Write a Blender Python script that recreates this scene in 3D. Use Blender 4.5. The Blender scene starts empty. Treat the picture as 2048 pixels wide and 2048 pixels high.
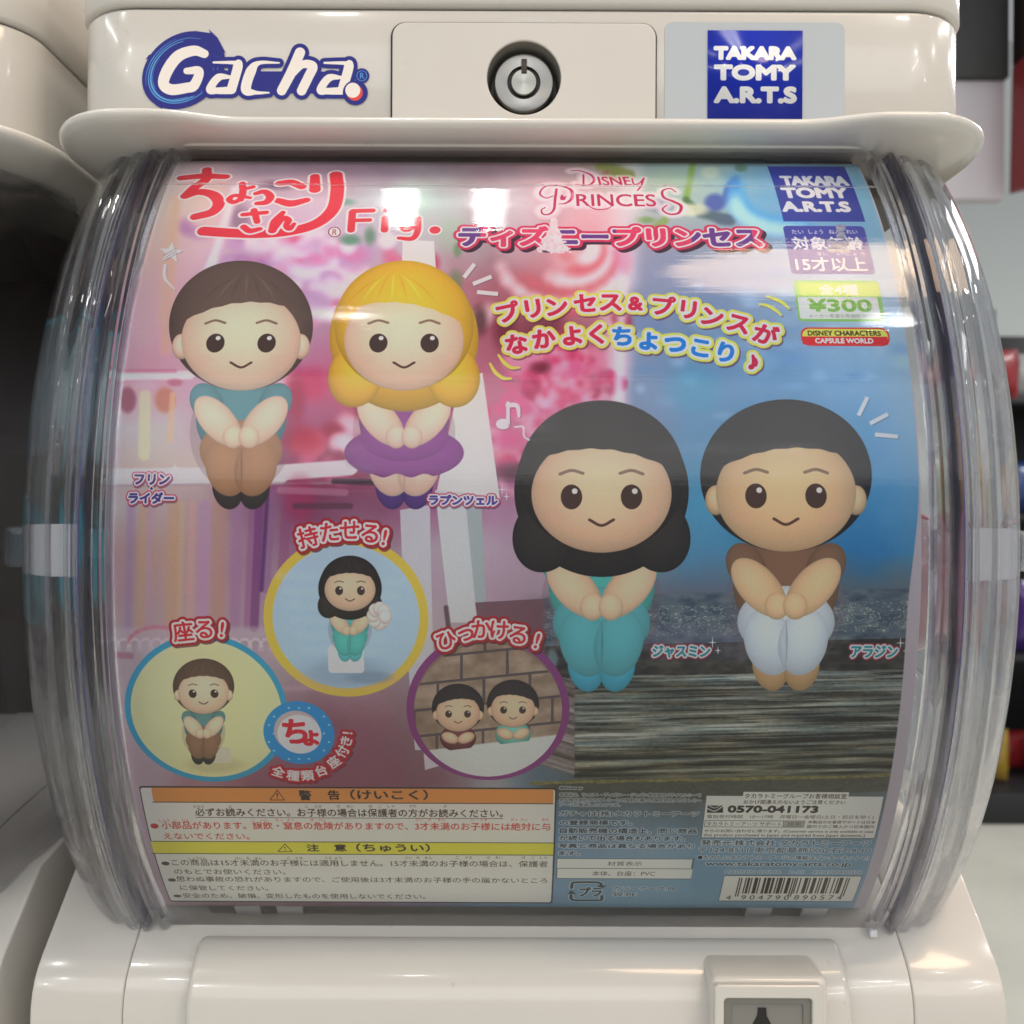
import bpy, bmesh, math, random
import numpy as np
from mathutils import Vector, Matrix

# ------------------------------------------------------------------ camera, world, lamps, exposure
S = bpy.context.scene
C = S.collection
EYE = 1.0                       # camera height above the shop floor
F = 2051.0                      # focal length in photo pixels (photo 2048 px wide)
ROLL = math.radians(-0.25)
cd = bpy.data.cameras.new('camera'); cam = bpy.data.objects.new('camera', cd); C.objects.link(cam)
cam.location = (0, 0, EYE); cam.rotation_euler = (math.radians(90), ROLL, 0)
cd.sensor_width = 36; cd.lens = 36 * F / 2048
cd.clip_start = 0.01; cd.clip_end = 60
cd.dof.use_dof = True; cd.dof.focus_distance = 0.40; cd.dof.aperture_fstop = 14
S.camera = cam
S.view_settings.view_transform = 'Standard'; S.view_settings.look = 'None'
S.view_settings.exposure = -0.1; S.view_settings.gamma = 1
S.cycles.max_bounces = 12; S.cycles.transparent_max_bounces = 24; S.cycles.transmission_bounces = 10
S.cycles.sample_clamp_indirect = 3.0
W = bpy.data.worlds.new('World'); S.world = W; W.use_nodes = True
W.node_tree.nodes['Background'].inputs[0].default_value = (0.93, 0.965, 1.0, 1)
W.node_tree.nodes['Background'].inputs[1].default_value = 0.56

def area(name, loc, sx, sy, power, col=(1, 0.97, 0.92), rot=(0, 0, 0), shape='RECTANGLE'):
    l = bpy.data.lights.new(name, 'AREA'); l.shape = shape; l.size = sx; l.size_y = sy
    l.energy = power; l.color = col
    o = bpy.data.objects.new(name, l); C.objects.link(o); o.location = loc; o.rotation_euler = rot
    return o
LCOL = (1, 0.985, 0.95)
# the two tubes over the machine, single lamps, and a broad fill added as ceiling bounce behind the camera
area('tube_lamp', (-0.203, 0.60, 2.62), 0.036, 0.74, 6.0, LCOL)
area('tube_lamp', (-0.043, 0.60, 2.62), 0.036, 0.74, 6.0, LCOL)
for (x, y, sx, sy, p) in ((-0.35, -0.67, 0.07, 0.045, 0.8), (0.84, -0.69, 0.12, 0.04, 1.2), (-2.0, -0.2, 0.06, 1.2, 6),
                          (2.2, 0.9, 0.06, 1.2, 8), (1.25, -3.55, 0.10, 0.05, 0.5), (-0.86, -3.66, 0.40, 0.06, 0.7), (0.84, -3.55, 0.34, 0.05, 0.5), (-0.95, -4.9, 0.3, 0.05, 0.6), (0.1, -2.75, 0.14, 0.04, 0.15), (1.9, -2.2, 0.06, 1.0, 5), (2.6, 2.6, 0.8, 0.8, 60)):
    area('tube_lamp', (x, y, 2.62), sx, sy, p, LCOL)
area('ceiling_bounce_fill', (0.0, -4.0, 2.75), 6.5, 4.6, 150, (1, 0.99, 0.98))  # fill light added to brighten the printed sheet from the front
for (x, y, r, p) in ((-1.25, -0.35, 0.09, 3), (-1.5, -1.6, 0.09, 4), (-2.3, -2.6, 0.1, 5), (-0.95, 0.55, 0.08, 2.5), (1.45, 0.25, 0.09, 3), (1.6, -1.5, 0.09, 4), (2.5, -0.4, 0.1, 5), (2.9, 1.6, 0.1, 6), (1.1, 1.3, 0.08, 3), (3.4, -2.4, 0.1, 5)):
    area('sparkle_light', (x, y, 2.62), r, r, p, (1, 0.96, 0.9), shape='DISK')  # small discs added only for glints along the clear ends and ribs
area('round_lamp', (0.72, -0.20, 2.62), 0.84, 0.52, 15, (1, 0.70, 0.45), shape='ELLIPSE')

# ------------------------------------------------------------------ helpers
def mat(name, col, rough=0.4, metal=0.0, spec=0.5, coat=0.0, bump=None, trans=0.0, ior=1.46, emit=None, mottle=0.0, scale=8.0, wear=0.0):
    m = bpy.data.materials.new(name); m.use_nodes = True
    nt = m.node_tree; b = nt.nodes['Principled BSDF']
    b.inputs['Base Color'].default_value = (*col, 1); b.inputs['Roughness'].default_value = rough
    b.inputs['Metallic'].default_value = metal; b.inputs['Specular IOR Level'].default_value = spec
    b.inputs['Coat Weight'].default_value = coat; b.inputs['Coat Roughness'].default_value = 0.05
    b.inputs['Transmission Weight'].default_value = trans; b.inputs['IOR'].default_value = ior
    if emit:
        b.inputs['Emission Color'].default_value = (*emit[0], 1); b.inputs['Emission Strength'].default_value = emit[1]
    tc = nt.nodes.new('ShaderNodeTexCoord')
    if mottle:
        n = nt.nodes.new('ShaderNodeTexNoise'); n.inputs['Scale'].default_value = scale; n.inputs['Detail'].default_value = 6
        mp = nt.nodes.new('ShaderNodeMapRange'); mp.inputs['To Min'].default_value = 1 - mottle; mp.inputs['To Max'].default_value = 1 + mottle * 0.4
        mx = nt.nodes.new('ShaderNodeVectorMath'); mx.operation = 'SCALE'; mx.inputs[0].default_value = col
        nt.links.new(tc.outputs['Object'], n.inputs['Vector']); nt.links.new(n.outputs['Fac'], mp.inputs['Value'])
        nt.links.new(mp.outputs[0], mx.inputs['Scale']); nt.links.new(mx.outputs[0], b.inputs['Base Color'])
        if wear:
            n3 = nt.nodes.new('ShaderNodeTexNoise'); n3.inputs['Scale'].default_value = 55; n3.inputs['Detail'].default_value = 9; n3.inputs['Roughness'].default_value = 0.75
            m3 = nt.nodes.new('ShaderNodeMapRange'); m3.inputs['From Min'].default_value = 0.64; m3.inputs['From Max'].default_value = 0.74; m3.inputs['To Max'].default_value = wear
            x3 = nt.nodes.new('ShaderNodeMixRGB'); x3.inputs[2].default_value = (0.22, 0.18, 0.14, 1)
            nt.links.new(tc.outputs['Object'], n3.inputs['Vector']); nt.links.new(n3.outputs['Fac'], m3.inputs['Value']); nt.links.new(m3.outputs[0], x3.inputs[0]); nt.links.new(mx.outputs[0], x3.inputs[1]); nt.links.new(x3.outputs[0], b.inputs['Base Color'])
        m2 = nt.nodes.new('ShaderNodeMapRange'); m2.inputs['To Min'].default_value = rough * 0.75; m2.inputs['To Max'].default_value = rough * 1.35
        n2 = nt.nodes.new('ShaderNodeTexNoise'); n2.inputs['Scale'].default_value = scale * 5; n2.inputs['Detail'].default_value = 8
        nt.links.new(tc.outputs['Object'], n2.inputs['Vector']); nt.links.new(n2.outputs['Fac'], m2.inputs['Value']); nt.links.new(m2.outputs[0], b.inputs['Roughness'])
    if bump:
        sc, st, ds = bump
        n = nt.nodes.new('ShaderNodeTexNoise'); n.inputs['Scale'].default_value = sc; n.inputs['Detail'].default_value = 4
        bp = nt.nodes.new('ShaderNodeBump'); bp.inputs['Strength'].default_value = st; bp.inputs['Distance'].default_value = ds
        nt.links.new(tc.outputs['Object'], n.inputs['Vector']); nt.links.new(n.outputs['Fac'], bp.inputs['Height'])
        nt.links.new(bp.outputs['Normal'], b.inputs['Normal'])
    return m

def mesh_obj(name, verts, faces, m, parent=None, smooth=True, bevel=0, seg=2, angle=35):
    me = bpy.data.meshes.new(name); me.from_pydata([tuple(v) for v in verts], [], faces); me.update()
    bm = bmesh.new(); bm.from_mesh(me); bmesh.ops.recalc_face_normals(bm, faces=bm.faces)
    if bevel:
        es = [e for e in bm.edges if len(e.link_faces) == 2 and e.calc_face_angle(0) > math.radians(angle)]
        bmesh.ops.bevel(bm, geom=es, offset=bevel, segments=seg, affect='EDGES', profile=0.5, clamp_overlap=True)
    if smooth:
        for f in bm.faces: f.smooth = True
        for e in bm.edges:
            if len(e.link_faces) == 2 and e.calc_face_angle(0) > math.radians(angle): e.smooth = False
    bm.to_mesh(me); bm.free()
    o = bpy.data.objects.new(name, me); C.objects.link(o)
    if m: me.materials.append(m)
    if parent: o.parent = parent
    return o

def box(name, a, b, m, parent=None, bevel=0.001, seg=2):
    v = [(x, y, z) for x in (a[0], b[0]) for y in (a[1], b[1]) for z in (a[2], b[2])]
    f = [(0, 1, 3, 2), (4, 6, 7, 5), (0, 4, 5, 1), (2, 3, 7, 6), (0, 2, 6, 4), (1, 5, 7, 3)]
    return mesh_obj(name, v, f, m, parent, bevel=bevel, seg=seg)

def extrude_x(name, prof, x0, x1, m, parent=None, bevel=0, seg=3, smooth=True, angle=35):
    n = len(prof)                                        # closed profile of (depth, height)
    v = [(x0, d, h) for d, h in prof] + [(x1, d, h) for d, h in prof]
    f = [(i, (i + 1) % n, n + (i + 1) % n, n + i) for i in range(n)] + [tuple(range(n))[::-1], tuple(range(n, 2 * n))]
    return mesh_obj(name, v, f, m, parent, bevel=bevel, seg=seg, smooth=smooth, angle=angle)

def loft(name, rings, m, parent=None, cap0=True, cap1=True, closed=True, smooth=True, angle=35):
    n = len(rings[0]); v = [p for r in rings for p in r]; f = []
    for k in range(len(rings) - 1):
        for i in range(n if closed else n - 1):
            j = (i + 1) % n
            f.append((k * n + i, k * n + j, (k + 1) * n + j, (k + 1) * n + i))
    if cap0: f.append(tuple(range(n))[::-1])
    if cap1: f.append(tuple(range((len(rings) - 1) * n, len(rings) * n)))
    return mesh_obj(name, v, f, m, parent, smooth=smooth, angle=angle)

def ring(cx, d, cz, r, n=64):
    return [(cx + r * math.cos(2 * math.pi * i / n), d, cz + r * math.sin(2 * math.pi * i / n)) for i in range(n)]

def empty(name, loc=(0, 0, 0)):
    o = bpy.data.objects.new(name, None); C.objects.link(o); o.location = loc; o.empty_display_size = 0.05; return o

def tag(o, label=None, cat=None, group=None, kind=None):
    if label: o['label'] = label
    if cat: o['category'] = cat
    if group: o['group'] = group
    if kind: o['kind'] = kind
    return o

def smooth01(t): t = max(0.0, min(1.0, t)); return t * t * (3 - 2 * t)

# curved front of the capsule bin: circle in the depth-height plane
R0, YC, DC = 0.23, -0.014, 0.607
XM = 0.0035                                             # middle of the machine
XP = 0.0006                                             # middle of the printed sheet
def cyl(x, dr, phi):
    return (x, DC - (R0 + dr) * math.cos(phi), EYE + YC + (R0 + dr) * math.sin(phi))

# ------------------------------------------------------------------ materials
M = {}
M['shell'] = mat('ivory_plastic', (0.63, 0.60, 0.55), 0.17, coat=0.35, mottle=0.05, scale=14, wear=0.4, bump=(90, 0.04, 0.0004))
M['shell2'] = mat('ivory_plastic_lid', (0.65, 0.62, 0.57), 0.2, coat=0.3, mottle=0.06, scale=10, wear=0.4, bump=(80, 0.05, 0.0004))
M['panel'] = mat('cream_plastic', (0.65, 0.615, 0.56), 0.3, mottle=0.06, scale=18, wear=0.3)
M['gap'] = mat('shadow_gap_black', (0.03, 0.027, 0.025), 0.7)
M['dark'] = mat('brown_black_plastic', (0.035, 0.026, 0.022), 0.45, mottle=0.2)
M['greyin'] = mat('inner_grey', (0.09, 0.085, 0.085), 0.5, mottle=0.3, scale=12)
M['steel'] = mat('brushed_steel', (0.36, 0.35, 0.33), 0.34, metal=1.0)
M['steel2'] = mat('polished_steel', (0.34, 0.34, 0.31), 0.28, metal=1.0)
M['black'] = mat('lock_slot_black', (0.012, 0.011, 0.01), 0.4)
M['notch'] = mat('lock_notch_bronze', (0.06, 0.045, 0.035), 0.4, metal=0.4)
M['socket'] = mat('grey_socket', (0.22, 0.21, 0.19), 0.42)
M['slotgrey'] = mat('coin_frame_grey', (0.19, 0.185, 0.16), 0.35)
M['blueline'] = mat('violet_seam', (0.12, 0.11, 0.34), 0.25, trans=0.5)
M['filmgrey'] = mat('grey_sticker_film', (0.44, 0.475, 0.50), 0.3, coat=0.4)
M['clip'] = mat('frosted_clip', (0.80, 0.80, 0.82), 0.3, trans=0.2)

for k_ in ('steel', 'steel2'):
    nt_ = M[k_].node_tree; b_ = nt_.nodes['Principled BSDF']; t_ = nt_.nodes.new('ShaderNodeTangent'); t_.direction_type = 'RADIAL'; t_.axis = 'Y'
    nt_.links.new(t_.outputs[0], b_.inputs['Tangent']); b_.inputs['Anisotropic'].default_value = 0.85

def clear_mat(name, streak, tint=(0.98, 0.985, 1.0), base_r=0.03, add=0.0):
    """thin clear sheet: lets light straight through, mirrors by Fresnel, fine horizontal wear"""
    m = bpy.data.materials.new(name); m.use_nodes = True; nt = m.node_tree; nt.nodes.clear()
    N = nt.nodes.new; L = nt.links.new
    out = N('ShaderNodeOutputMaterial'); mix = N('ShaderNodeMixShader'); tr = N('ShaderNodeBsdfTransparent'); gl = N('ShaderNodeBsdfGlossy')
    fr = N('ShaderNodeFresnel'); fr.inputs['IOR'].default_value = 1.47
    tr.inputs[0].default_value = (*tint, 1); gl.inputs['Color'].default_value = (1, 1, 1, 1)
    tc = N('ShaderNodeTexCoord'); mp = N('ShaderNodeMapping'); mp.inputs['Scale'].default_value = streak
    n = N('ShaderNodeTexNoise'); n.inputs['Scale'].default_value = 1.0; n.inputs['Detail'].default_value = 5; n.inputs['Roughness'].default_value = 0.6
    bp = N('ShaderNodeBump'); bp.inputs['Strength'].default_value = 0.35; bp.inputs['Distance'].default_value = 0.0003
    L(tc.outputs['Object'], mp.inputs[0]); L(mp.outputs[0], n.inputs['Vector']); L(n.outputs['Fac'], bp.inputs['Height'])
    rr = N('ShaderNodeMapRange'); rr.inputs['To Min'].default_value = base_r; rr.inputs['To Max'].default_value = base_r * 4; rr.inputs['From Min'].default_value = 0.35; rr.inputs['From Max'].default_value = 0.75
    L(n.outputs['Fac'], rr.inputs['Value']); L(rr.outputs[0], gl.inputs['Roughness'])
    g2 = N('ShaderNodeBsdfGlossy'); g2.inputs['Roughness'].default_value = 0.26; gm = N('ShaderNodeMixShader'); gm.inputs[0].default_value = 0.10
    m2 = N('ShaderNodeMapping'); m2.inputs['Scale'].default_value = (4, 900, 900); n2 = N('ShaderNodeTexNoise'); n2.inputs['Detail'].default_value = 2; b2 = N('ShaderNodeBump'); b2.inputs['Strength'].default_value = 0.018; b2.inputs['Distance'].default_value = 0.0002
    L(tc.outputs['Object'], m2.inputs[0]); L(m2.outputs[0], n2.inputs['Vector']); L(n2.outputs['Fac'], b2.inputs['Height']); L(bp.outputs[0], b2.inputs['Normal']); L(b2.outputs[0], gl.inputs['Normal'])
    L(gl.outputs[0], gm.inputs[1]); L(g2.outputs[0], gm.inputs[2])
    L(fr.outputs[0], mix.inputs[0]); L(tr.outputs[0], mix.inputs[1]); L(gm.outputs[0], mix.inputs[2]); L(mix.outputs[0], out.inputs[0])
    return m
M['sheet'] = clear_mat('clear_sheet', (2.5, 160, 160))
def glass(name, tint, rough):
    m = bpy.data.materials.new(name); m.use_nodes = True; nt = m.node_tree; nt.nodes.clear()
    N = nt.nodes.new; L = nt.links.new
    out = N('ShaderNodeOutputMaterial'); mix = N('ShaderNodeMixShader'); tr = N('ShaderNodeBsdfTransparent'); gl = N('ShaderNodeBsdfGlass')
    gl.inputs['Color'].default_value = (*tint, 1); gl.inputs['Roughness'].default_value = rough; gl.inputs['IOR'].default_value = 1.40
    tr.inputs[0].default_value = (*tint, 1); mix.inputs[0].default_value = 0.74
    tc = N('ShaderNodeTexCoord'); mp = N('ShaderNodeMapping'); mp.inputs['Scale'].default_value = (40, 9, 9)
    n = N('ShaderNodeTexNoise'); n.inputs['Scale'].default_value = 1; n.inputs['Detail'].default_value = 3
    bp = N('ShaderNodeBump'); bp.inputs['Strength'].default_value = 0.03; bp.inputs['Distance'].default_value = 0.001
    L(tc.outputs['Object'], mp.inputs[0]); L(mp.outputs[0], n.inputs['Vector']); L(n.outputs['Fac'], bp.inputs['Height']); L(bp.outputs[0], gl.inputs['Normal'])
    L(tr.outputs[0], mix.inputs[1]); L(gl.outputs[0], mix.inputs[2]); L(mix.outputs[0], out.inputs[0])
    return m
M['cap'] = glass('clear_moulded_plastic', (0.985, 0.985, 0.995), 0.006)
M['flange'] = mat('frosted_flange', (0.92, 0.93, 0.95), 0.16, trans=0.6, coat=0.5)

# ------------------------------------------------------------------ print engine (numpy): flat lettering and pictures for sheets and stickers
rng = np.random.RandomState(7)
_tc = bpy.data.curves.new('type_setter', 'FONT'); _to = bpy.data.objects.new('type_setter', _tc); C.objects.link(_to)
_cache = {}
def outlines(s):
    if s in _cache: return _cache[s]
    _tc.body = s; bpy.context.view_layer.update(); dg = bpy.context.evaluated_depsgraph_get()
    cu = _to.to_curve(dg); res = []
    for sp in cu.splines:
        n = len(sp.bezier_points)
        if n < 2: continue
        co = np.empty(n * 3); hl = np.empty(n * 3); hr = np.empty(n * 3)
        sp.bezier_points.foreach_get('co', co); sp.bezier_points.foreach_get('handle_left', hl); sp.bezier_points.foreach_get('handle_right', hr)
        co = co.reshape(-1, 3)[:, :2]; hl = hl.reshape(-1, 3)[:, :2]; hr = hr.reshape(-1, 3)[:, :2]
        nx = np.roll(co, -1, 0); nl = np.roll(hl, -1, 0)
        t = np.linspace(0, 1, 5)[:-1][None, :, None]
        p = ((1 - t) ** 3) * co[:, None] + 3 * ((1 - t) ** 2) * t * hr[:, None] + 3 * (1 - t) * t * t * nl[:, None] + t ** 3 * nx[:, None]
        res.append(p.reshape(-1, 2))
    _to.to_curve_clear(); _cache[s] = res
    return res

def coverage(polys, pad=2, SS=4):
    P = np.concatenate(polys); x0 = int(math.floor(P[:, 0].min())) - pad; y0 = int(math.floor(P[:, 1].min())) - pad
    w = int(math.ceil(P[:, 0].max())) + pad - x0 + 1; h = int(math.ceil(P[:, 1].max())) + pad - y0 + 1
    A = np.concatenate(polys) - (x0, y0); B = np.concatenate([np.roll(p, -1, 0) for p in polys]) - (x0, y0)
    A = A * (1, SS); B = B * (1, SS)
    sg = np.where(B[:, 1] > A[:, 1], 1.0, -1.0); sw = B[:, 1] < A[:, 1]
    lo = np.where(sw[:, None], B, A); hi = np.where(sw[:, None], A, B)
    k0 = np.ceil(lo[:, 1] - 0.5).astype(int); k1 = np.ceil(hi[:, 1] - 0.5).astype(int); cnt = np.maximum(k1 - k0, 0)
    idx = np.repeat(np.arange(len(cnt)), cnt)
    off = np.arange(cnt.sum()) - np.repeat(np.cumsum(cnt) - cnt, cnt)
    k = k0[idx] + off; dy = np.maximum(hi[idx, 1] - lo[idx, 1], 1e-9)
    x = lo[idx, 0] + (hi[idx, 0] - lo[idx, 0]) * ((k + 0.5 - lo[idx, 1]) / dy); s = sg[idx]
    x = np.clip(x, 0, w - 1.001); k = np.clip(k, 0, h * SS - 1); ix = np.floor(x).astype(int); fx = x - ix
    W2 = w + 2
    acc = np.bincount(k * W2 + ix, weights=s * (1 - fx), minlength=h * SS * W2) + np.bincount(k * W2 + ix + 1, weights=s * fx, minlength=h * SS * W2)
    acc = np.abs(np.cumsum(acc.reshape(h * SS, W2), axis=1))[:, :w]
    return x0, y0, np.minimum(acc, 1).reshape(h, SS, w).mean(1).astype(np.float32)

def dist_field(m, r):
    R = int(math.ceil(r)) + 1; m = np.pad(m, R); on = m >= 0.5; big = 1e6
    hx = np.where(on, 0.0, big).astype(np.float32); base = hx.copy()
    for d in range(1, R + 1):
        hx[:, d:] = np.minimum(hx[:, d:], base[:, :-d] + d); hx[:, :-d] = np.minimum(hx[:, :-d], base[:, d:] + d)
    h2 = np.minimum(hx, 1e4) ** 2; out = h2.copy()
    for d in range(1, R + 1):
        out[d:] = np.minimum(out[d:], h2[:-d] + d * d); out[:-d] = np.minimum(out[:-d], h2[d:] + d * d)
    return R, np.sqrt(out)

class Sheet:
    """a printed sheet: colours kept as they should look, y down"""
    def __init__(s, w, h, to_tex=None, col=(255, 255, 255)):
        s.w, s.h = w, h; s.a = np.empty((h, w, 3), np.float32); s.a[:] = np.array(col) / 255.0
        s.T = to_tex or (lambda p: p)
    def scale(s, x, y):
        p = s.T(np.array([[x - 5, y], [x + 5, y]], float)); return abs(p[1, 0] - p[0, 0]) / 10
    def put(s, x0, y0, m, col, alpha=1.0):
        h, w = m.shape; a, b = max(0, x0), max(0, y0); c, d = min(s.w, x0 + w), min(s.h, y0 + h)
        if c <= a or d <= b: return
        mm = (m[b - y0:d - y0, a - x0:c - x0] * alpha)[..., None]
        cc = np.asarray(col, np.float32) / 255.0
        if cc.ndim == 3: cc = cc[b - y0:d - y0, a - x0:c - x0]
        s.a[b:d, a:c] = s.a[b:d, a:c] * (1 - mm) + cc * mm
    def shape(s, polys, col, alpha=1.0, layers=(), grow=0.0, shadow=None, fillfn=None):
        """polys in sheet pixels; layers = (radius, colour[, alpha[, soft]]) outermost first"""
        x0, y0, m = coverage(polys); rmax = max([grow] + [l[0] + grow for l in layers])
        if rmax > 0 or shadow:
            R, d = dist_field(m, rmax + 1); X, Y = x0 - R, y0 - R; mp = np.pad(m, R)
            if shadow:
                dx, dy, sc, sa = shadow; s.put(X + int(dx), Y + int(dy), np.clip(rmax + 0.5 - d, 0, 1), sc, sa)
            for l in layers:
                r = l[0] + grow; la = l[2] if len(l) > 2 else 1.0
                if len(l) > 3: s.put(X, Y, np.clip(1 - d / r, 0, 1) ** 0.7, l[1], la)
                else: s.put(X, Y, np.clip(r + 0.5 - d, 0, 1), l[1], la)
            mm = np.maximum(mp, np.clip(grow + 0.5 - d, 0, 1)) if grow > 0 else mp
            x0, y0, m = X, Y, mm
        if fillfn: col = fillfn(x0, y0, m.shape)
        s.put(x0, y0, m, col, alpha)
    def poly(s, pts, col, alpha=1.0, **k): s.shape([s.T(np.array(pts, float))], col, alpha, **k)
    def rect_tex(s, b):
        x0, y0, x1, y1 = b; xm, ym = (x0 + x1) / 2, (y0 + y1) / 2
        p = s.T(np.array([[x0, ym], [x1, ym], [xm, y0], [xm, y1]], float)); return p[0, 0], p[2, 1], p[1, 0], p[3, 1]
    def rect(s, b, col, alpha=1.0, r=0, **k):
        a0, b0, a1, b1 = s.rect_tex(b); r = max(r, 0.01) * s.scale((b[0] + b[2]) / 2, (b[1] + b[3]) / 2); pts = []
        for cx, cy, q in ((a1 - r, b0 + r, -90), (a1 - r, b1 - r, 0), (a0 + r, b1 - r, 90), (a0 + r, b0 + r, 180)):
            for i in range(7):
                t = math.radians(q + 15 * i); pts.append((cx + r * math.cos(t), cy + r * math.sin(t)))
        s.shape([np.array(pts)], col, alpha, **k)
    def disc(s, c, r, col, alpha=1.0, ry=None, rot=0, **k):
        sc = s.scale(*c); p = s.T(np.array([c], float))[0]; t = np.linspace(0, 2 * np.pi, 97)[:-1]; ry = ry or r
        x, y = r * sc * np.cos(t), ry * sc * np.sin(t); a = math.radians(-rot)
        s.shape([np.stack([p[0] + x * math.cos(a) - y * math.sin(a), p[1] + x * math.sin(a) + y * math.cos(a)], 1)], col, alpha, **k)
    def text(s, t, b, col, bold=0.0, layers=(), alpha=1.0, shadow=None, shear=0.0, fillfn=None):
        o = outlines(t)
        if not o: return
        A = np.concatenate(o); mn, mx = A.min(0), A.max(0); a0, b0, a1, b1 = s.rect_tex(b)
        sc = s.scale((b[0] + b[2]) / 2, (b[1] + b[3]) / 2); g = bold * sc
        a0 += g; a1 -= g; b0 += g; b1 -= g; q = []
        for p in o:
            u = (p - mn) / np.maximum(mx - mn, 1e-6); X = a0 + (a1 - a0) * u[:, 0] + shear * (u[:, 1] - 0.5) * (b1 - b0); Y = b1 - (b1 - b0) * u[:, 1]
            q.append(np.stack([X, Y], 1))
        s.shape(q, col, alpha, layers=[(l[0] * sc,) + tuple(l[1:]) for l in layers], grow=g,
                shadow=(shadow[0] * sc, shadow[1] * sc, shadow[2], shadow[3]) if shadow else None, fillfn=fillfn)
    def glyph_polys(s, ch, c, size, rot=0, squash=1.0):
        o = outlines(ch); A = np.concatenate(o); mn, mx = A.min(0), A.max(0); mid = (mn + mx) / 2; em = s.scale(*c) * size
        p0 = s.T(np.array([c], float))[0]; a = math.radians(rot); out = []
        for p in o:
            q = (p - mid) * em * (squash, 1.0); out.append(np.stack([p0[0] + q[:, 0] * math.cos(a) - q[:, 1] * math.sin(a), p0[1] - (q[:, 0] * math.sin(a) + q[:, 1] * math.cos(a))], 1))
        return out
    def chars(s, items, size, col, bold, layers=(), shadow=None):
        """separate characters (ch, x, y, rotation[, colour]) whose outlines run together"""
        sc = s.scale(items[0][1], items[0][2]); P = [s.glyph_polys(i[0], (i[1], i[2]), i[5] if len(i) > 5 else size, i[3]) for i in items]
        allp = [q for p in P for q in p]; L = [(l[0] * sc,) + tuple(l[1:]) for l in layers]
        s.shape(allp, col, 0.0, layers=L, grow=bold * sc, shadow=(shadow[0] * sc, shadow[1] * sc, shadow[2], shadow[3]) if shadow else None)
        for i, p in zip(items, P): s.shape(p, i[4] if len(i) > 4 and i[4] else col, grow=bold * sc)
    def stroke_polys(s, pts, rad):
        pts = np.array(pts, float); n = len(pts); rad = np.interp(np.linspace(0, 1, 24 * (n - 1) + 1), np.linspace(0, 1, len(rad)), rad) if hasattr(rad, '__len__') else np.full(24 * (n - 1) + 1, float(rad))
        e = np.concatenate([[2 * pts[0] - pts[1]], pts, [2 * pts[-1] - pts[-2]]]); out = []
        for i in range(n - 1):
            p0, p1, p2, p3 = e[i:i + 4]
            for t in np.linspace(0, 1, 25)[(0 if i == 0 else 1):]:
                out.append(0.5 * (2 * p1 + (p2 - p0) * t + (2 * p0 - 5 * p1 + 4 * p2 - p3) * t * t + (3 * p1 - p0 - 3 * p2 + p3) * t ** 3))
        P = s.T(np.array(out)); sc = s.scale(*pts[0]); return P, rad * sc
    def strokes(s, lst, col, layers=(), alpha=1.0, shadow=None, fillfn=None):
        """round brush strokes, painted as one shape: lst of (points, radius or radii)"""
        Q = [s.stroke_polys(p, r) for p, r in lst]; A = np.concatenate([q[0] for q in Q]); sc = s.scale(*lst[0][0][0])
        rm = max(q[1].max() for q in Q); ext = rm + 2 + max([l[0] * sc for l in layers] + [0]) + (10 if shadow else 0)
        x0, y0 = np.floor(A.min(0) - ext).astype(int); x1, y1 = np.ceil(A.max(0) + ext).astype(int)
        gx, gy = np.meshgrid(np.arange(x0, x1) + 0.5, np.arange(y0, y1) + 0.5); d = np.full(gx.shape, 1e6, np.float32)
        for P, r in Q:
            for i in range(0, len(P)):
                if i + 1 < len(P):
                    a, b = P[i], P[i + 1]; ra, rb = r[i], r[i + 1]
                else: a = b = P[i]; ra = rb = r[i]
                e = ext + 1; xa = max(0, int(min(a[0], b[0]) - x0 - e)); xb = int(max(a[0], b[0]) - x0 + e) + 1; ya = max(0, int(min(a[1], b[1]) - y0 - e)); yb = int(max(a[1], b[1]) - y0 + e) + 1
                X = gx[ya:yb, xa:xb] - a[0]; Y = gy[ya:yb, xa:xb] - a[1]; v = b - a; L2 = max(v @ v, 1e-9)
                t = np.clip((X * v[0] + Y * v[1]) / L2, 0, 1)
                d[ya:yb, xa:xb] = np.minimum(d[ya:yb, xa:xb], np.hypot(X - t * v[0], Y - t * v[1]) - (ra + (rb - ra) * t))
        if shadow: s.put(x0 + int(shadow[0] * sc), y0 + int(shadow[1] * sc), np.clip(0.5 + max([l[0] * sc for l in layers] + [0]) - d, 0, 1), shadow[2], shadow[3])
        for l in layers:
            la = l[2] if len(l) > 2 else 1.0
            if len(l) > 3: s.put(x0, y0, np.clip(1 - d / (l[0] * sc), 0, 1) ** 0.7, l[1], la)
            else: s.put(x0, y0, np.clip(l[0] * sc + 0.5 - d, 0, 1), l[1], la)
        m = np.clip(0.5 - d, 0, 1)
        if fillfn: col = fillfn(x0, y0, m.shape)
        s.put(x0, y0, m, col, alpha)
    def image(s, name, gain=1.0, alpha=None, haze=0.0):
        lin = np.where(s.a <= 0.04045, s.a / 12.92, ((s.a + 0.055) / 1.055) ** 2.4) * gain - haze; lin = np.clip(lin, 0.004, 0.90)
        srgb = np.where(lin <= 0.0031308, lin * 12.92, 1.055 * lin ** (1 / 2.4) - 0.055)
        buf = np.ones((s.h, s.w, 4), np.float32); buf[..., :3] = srgb
        if alpha is not None: buf[..., 3] = alpha
        im = bpy.data.images.new(name, s.w, s.h, alpha=alpha is not None); im.pixels.foreach_set(buf[::-1].ravel()); im.update(); im.pack()
        return im

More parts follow.
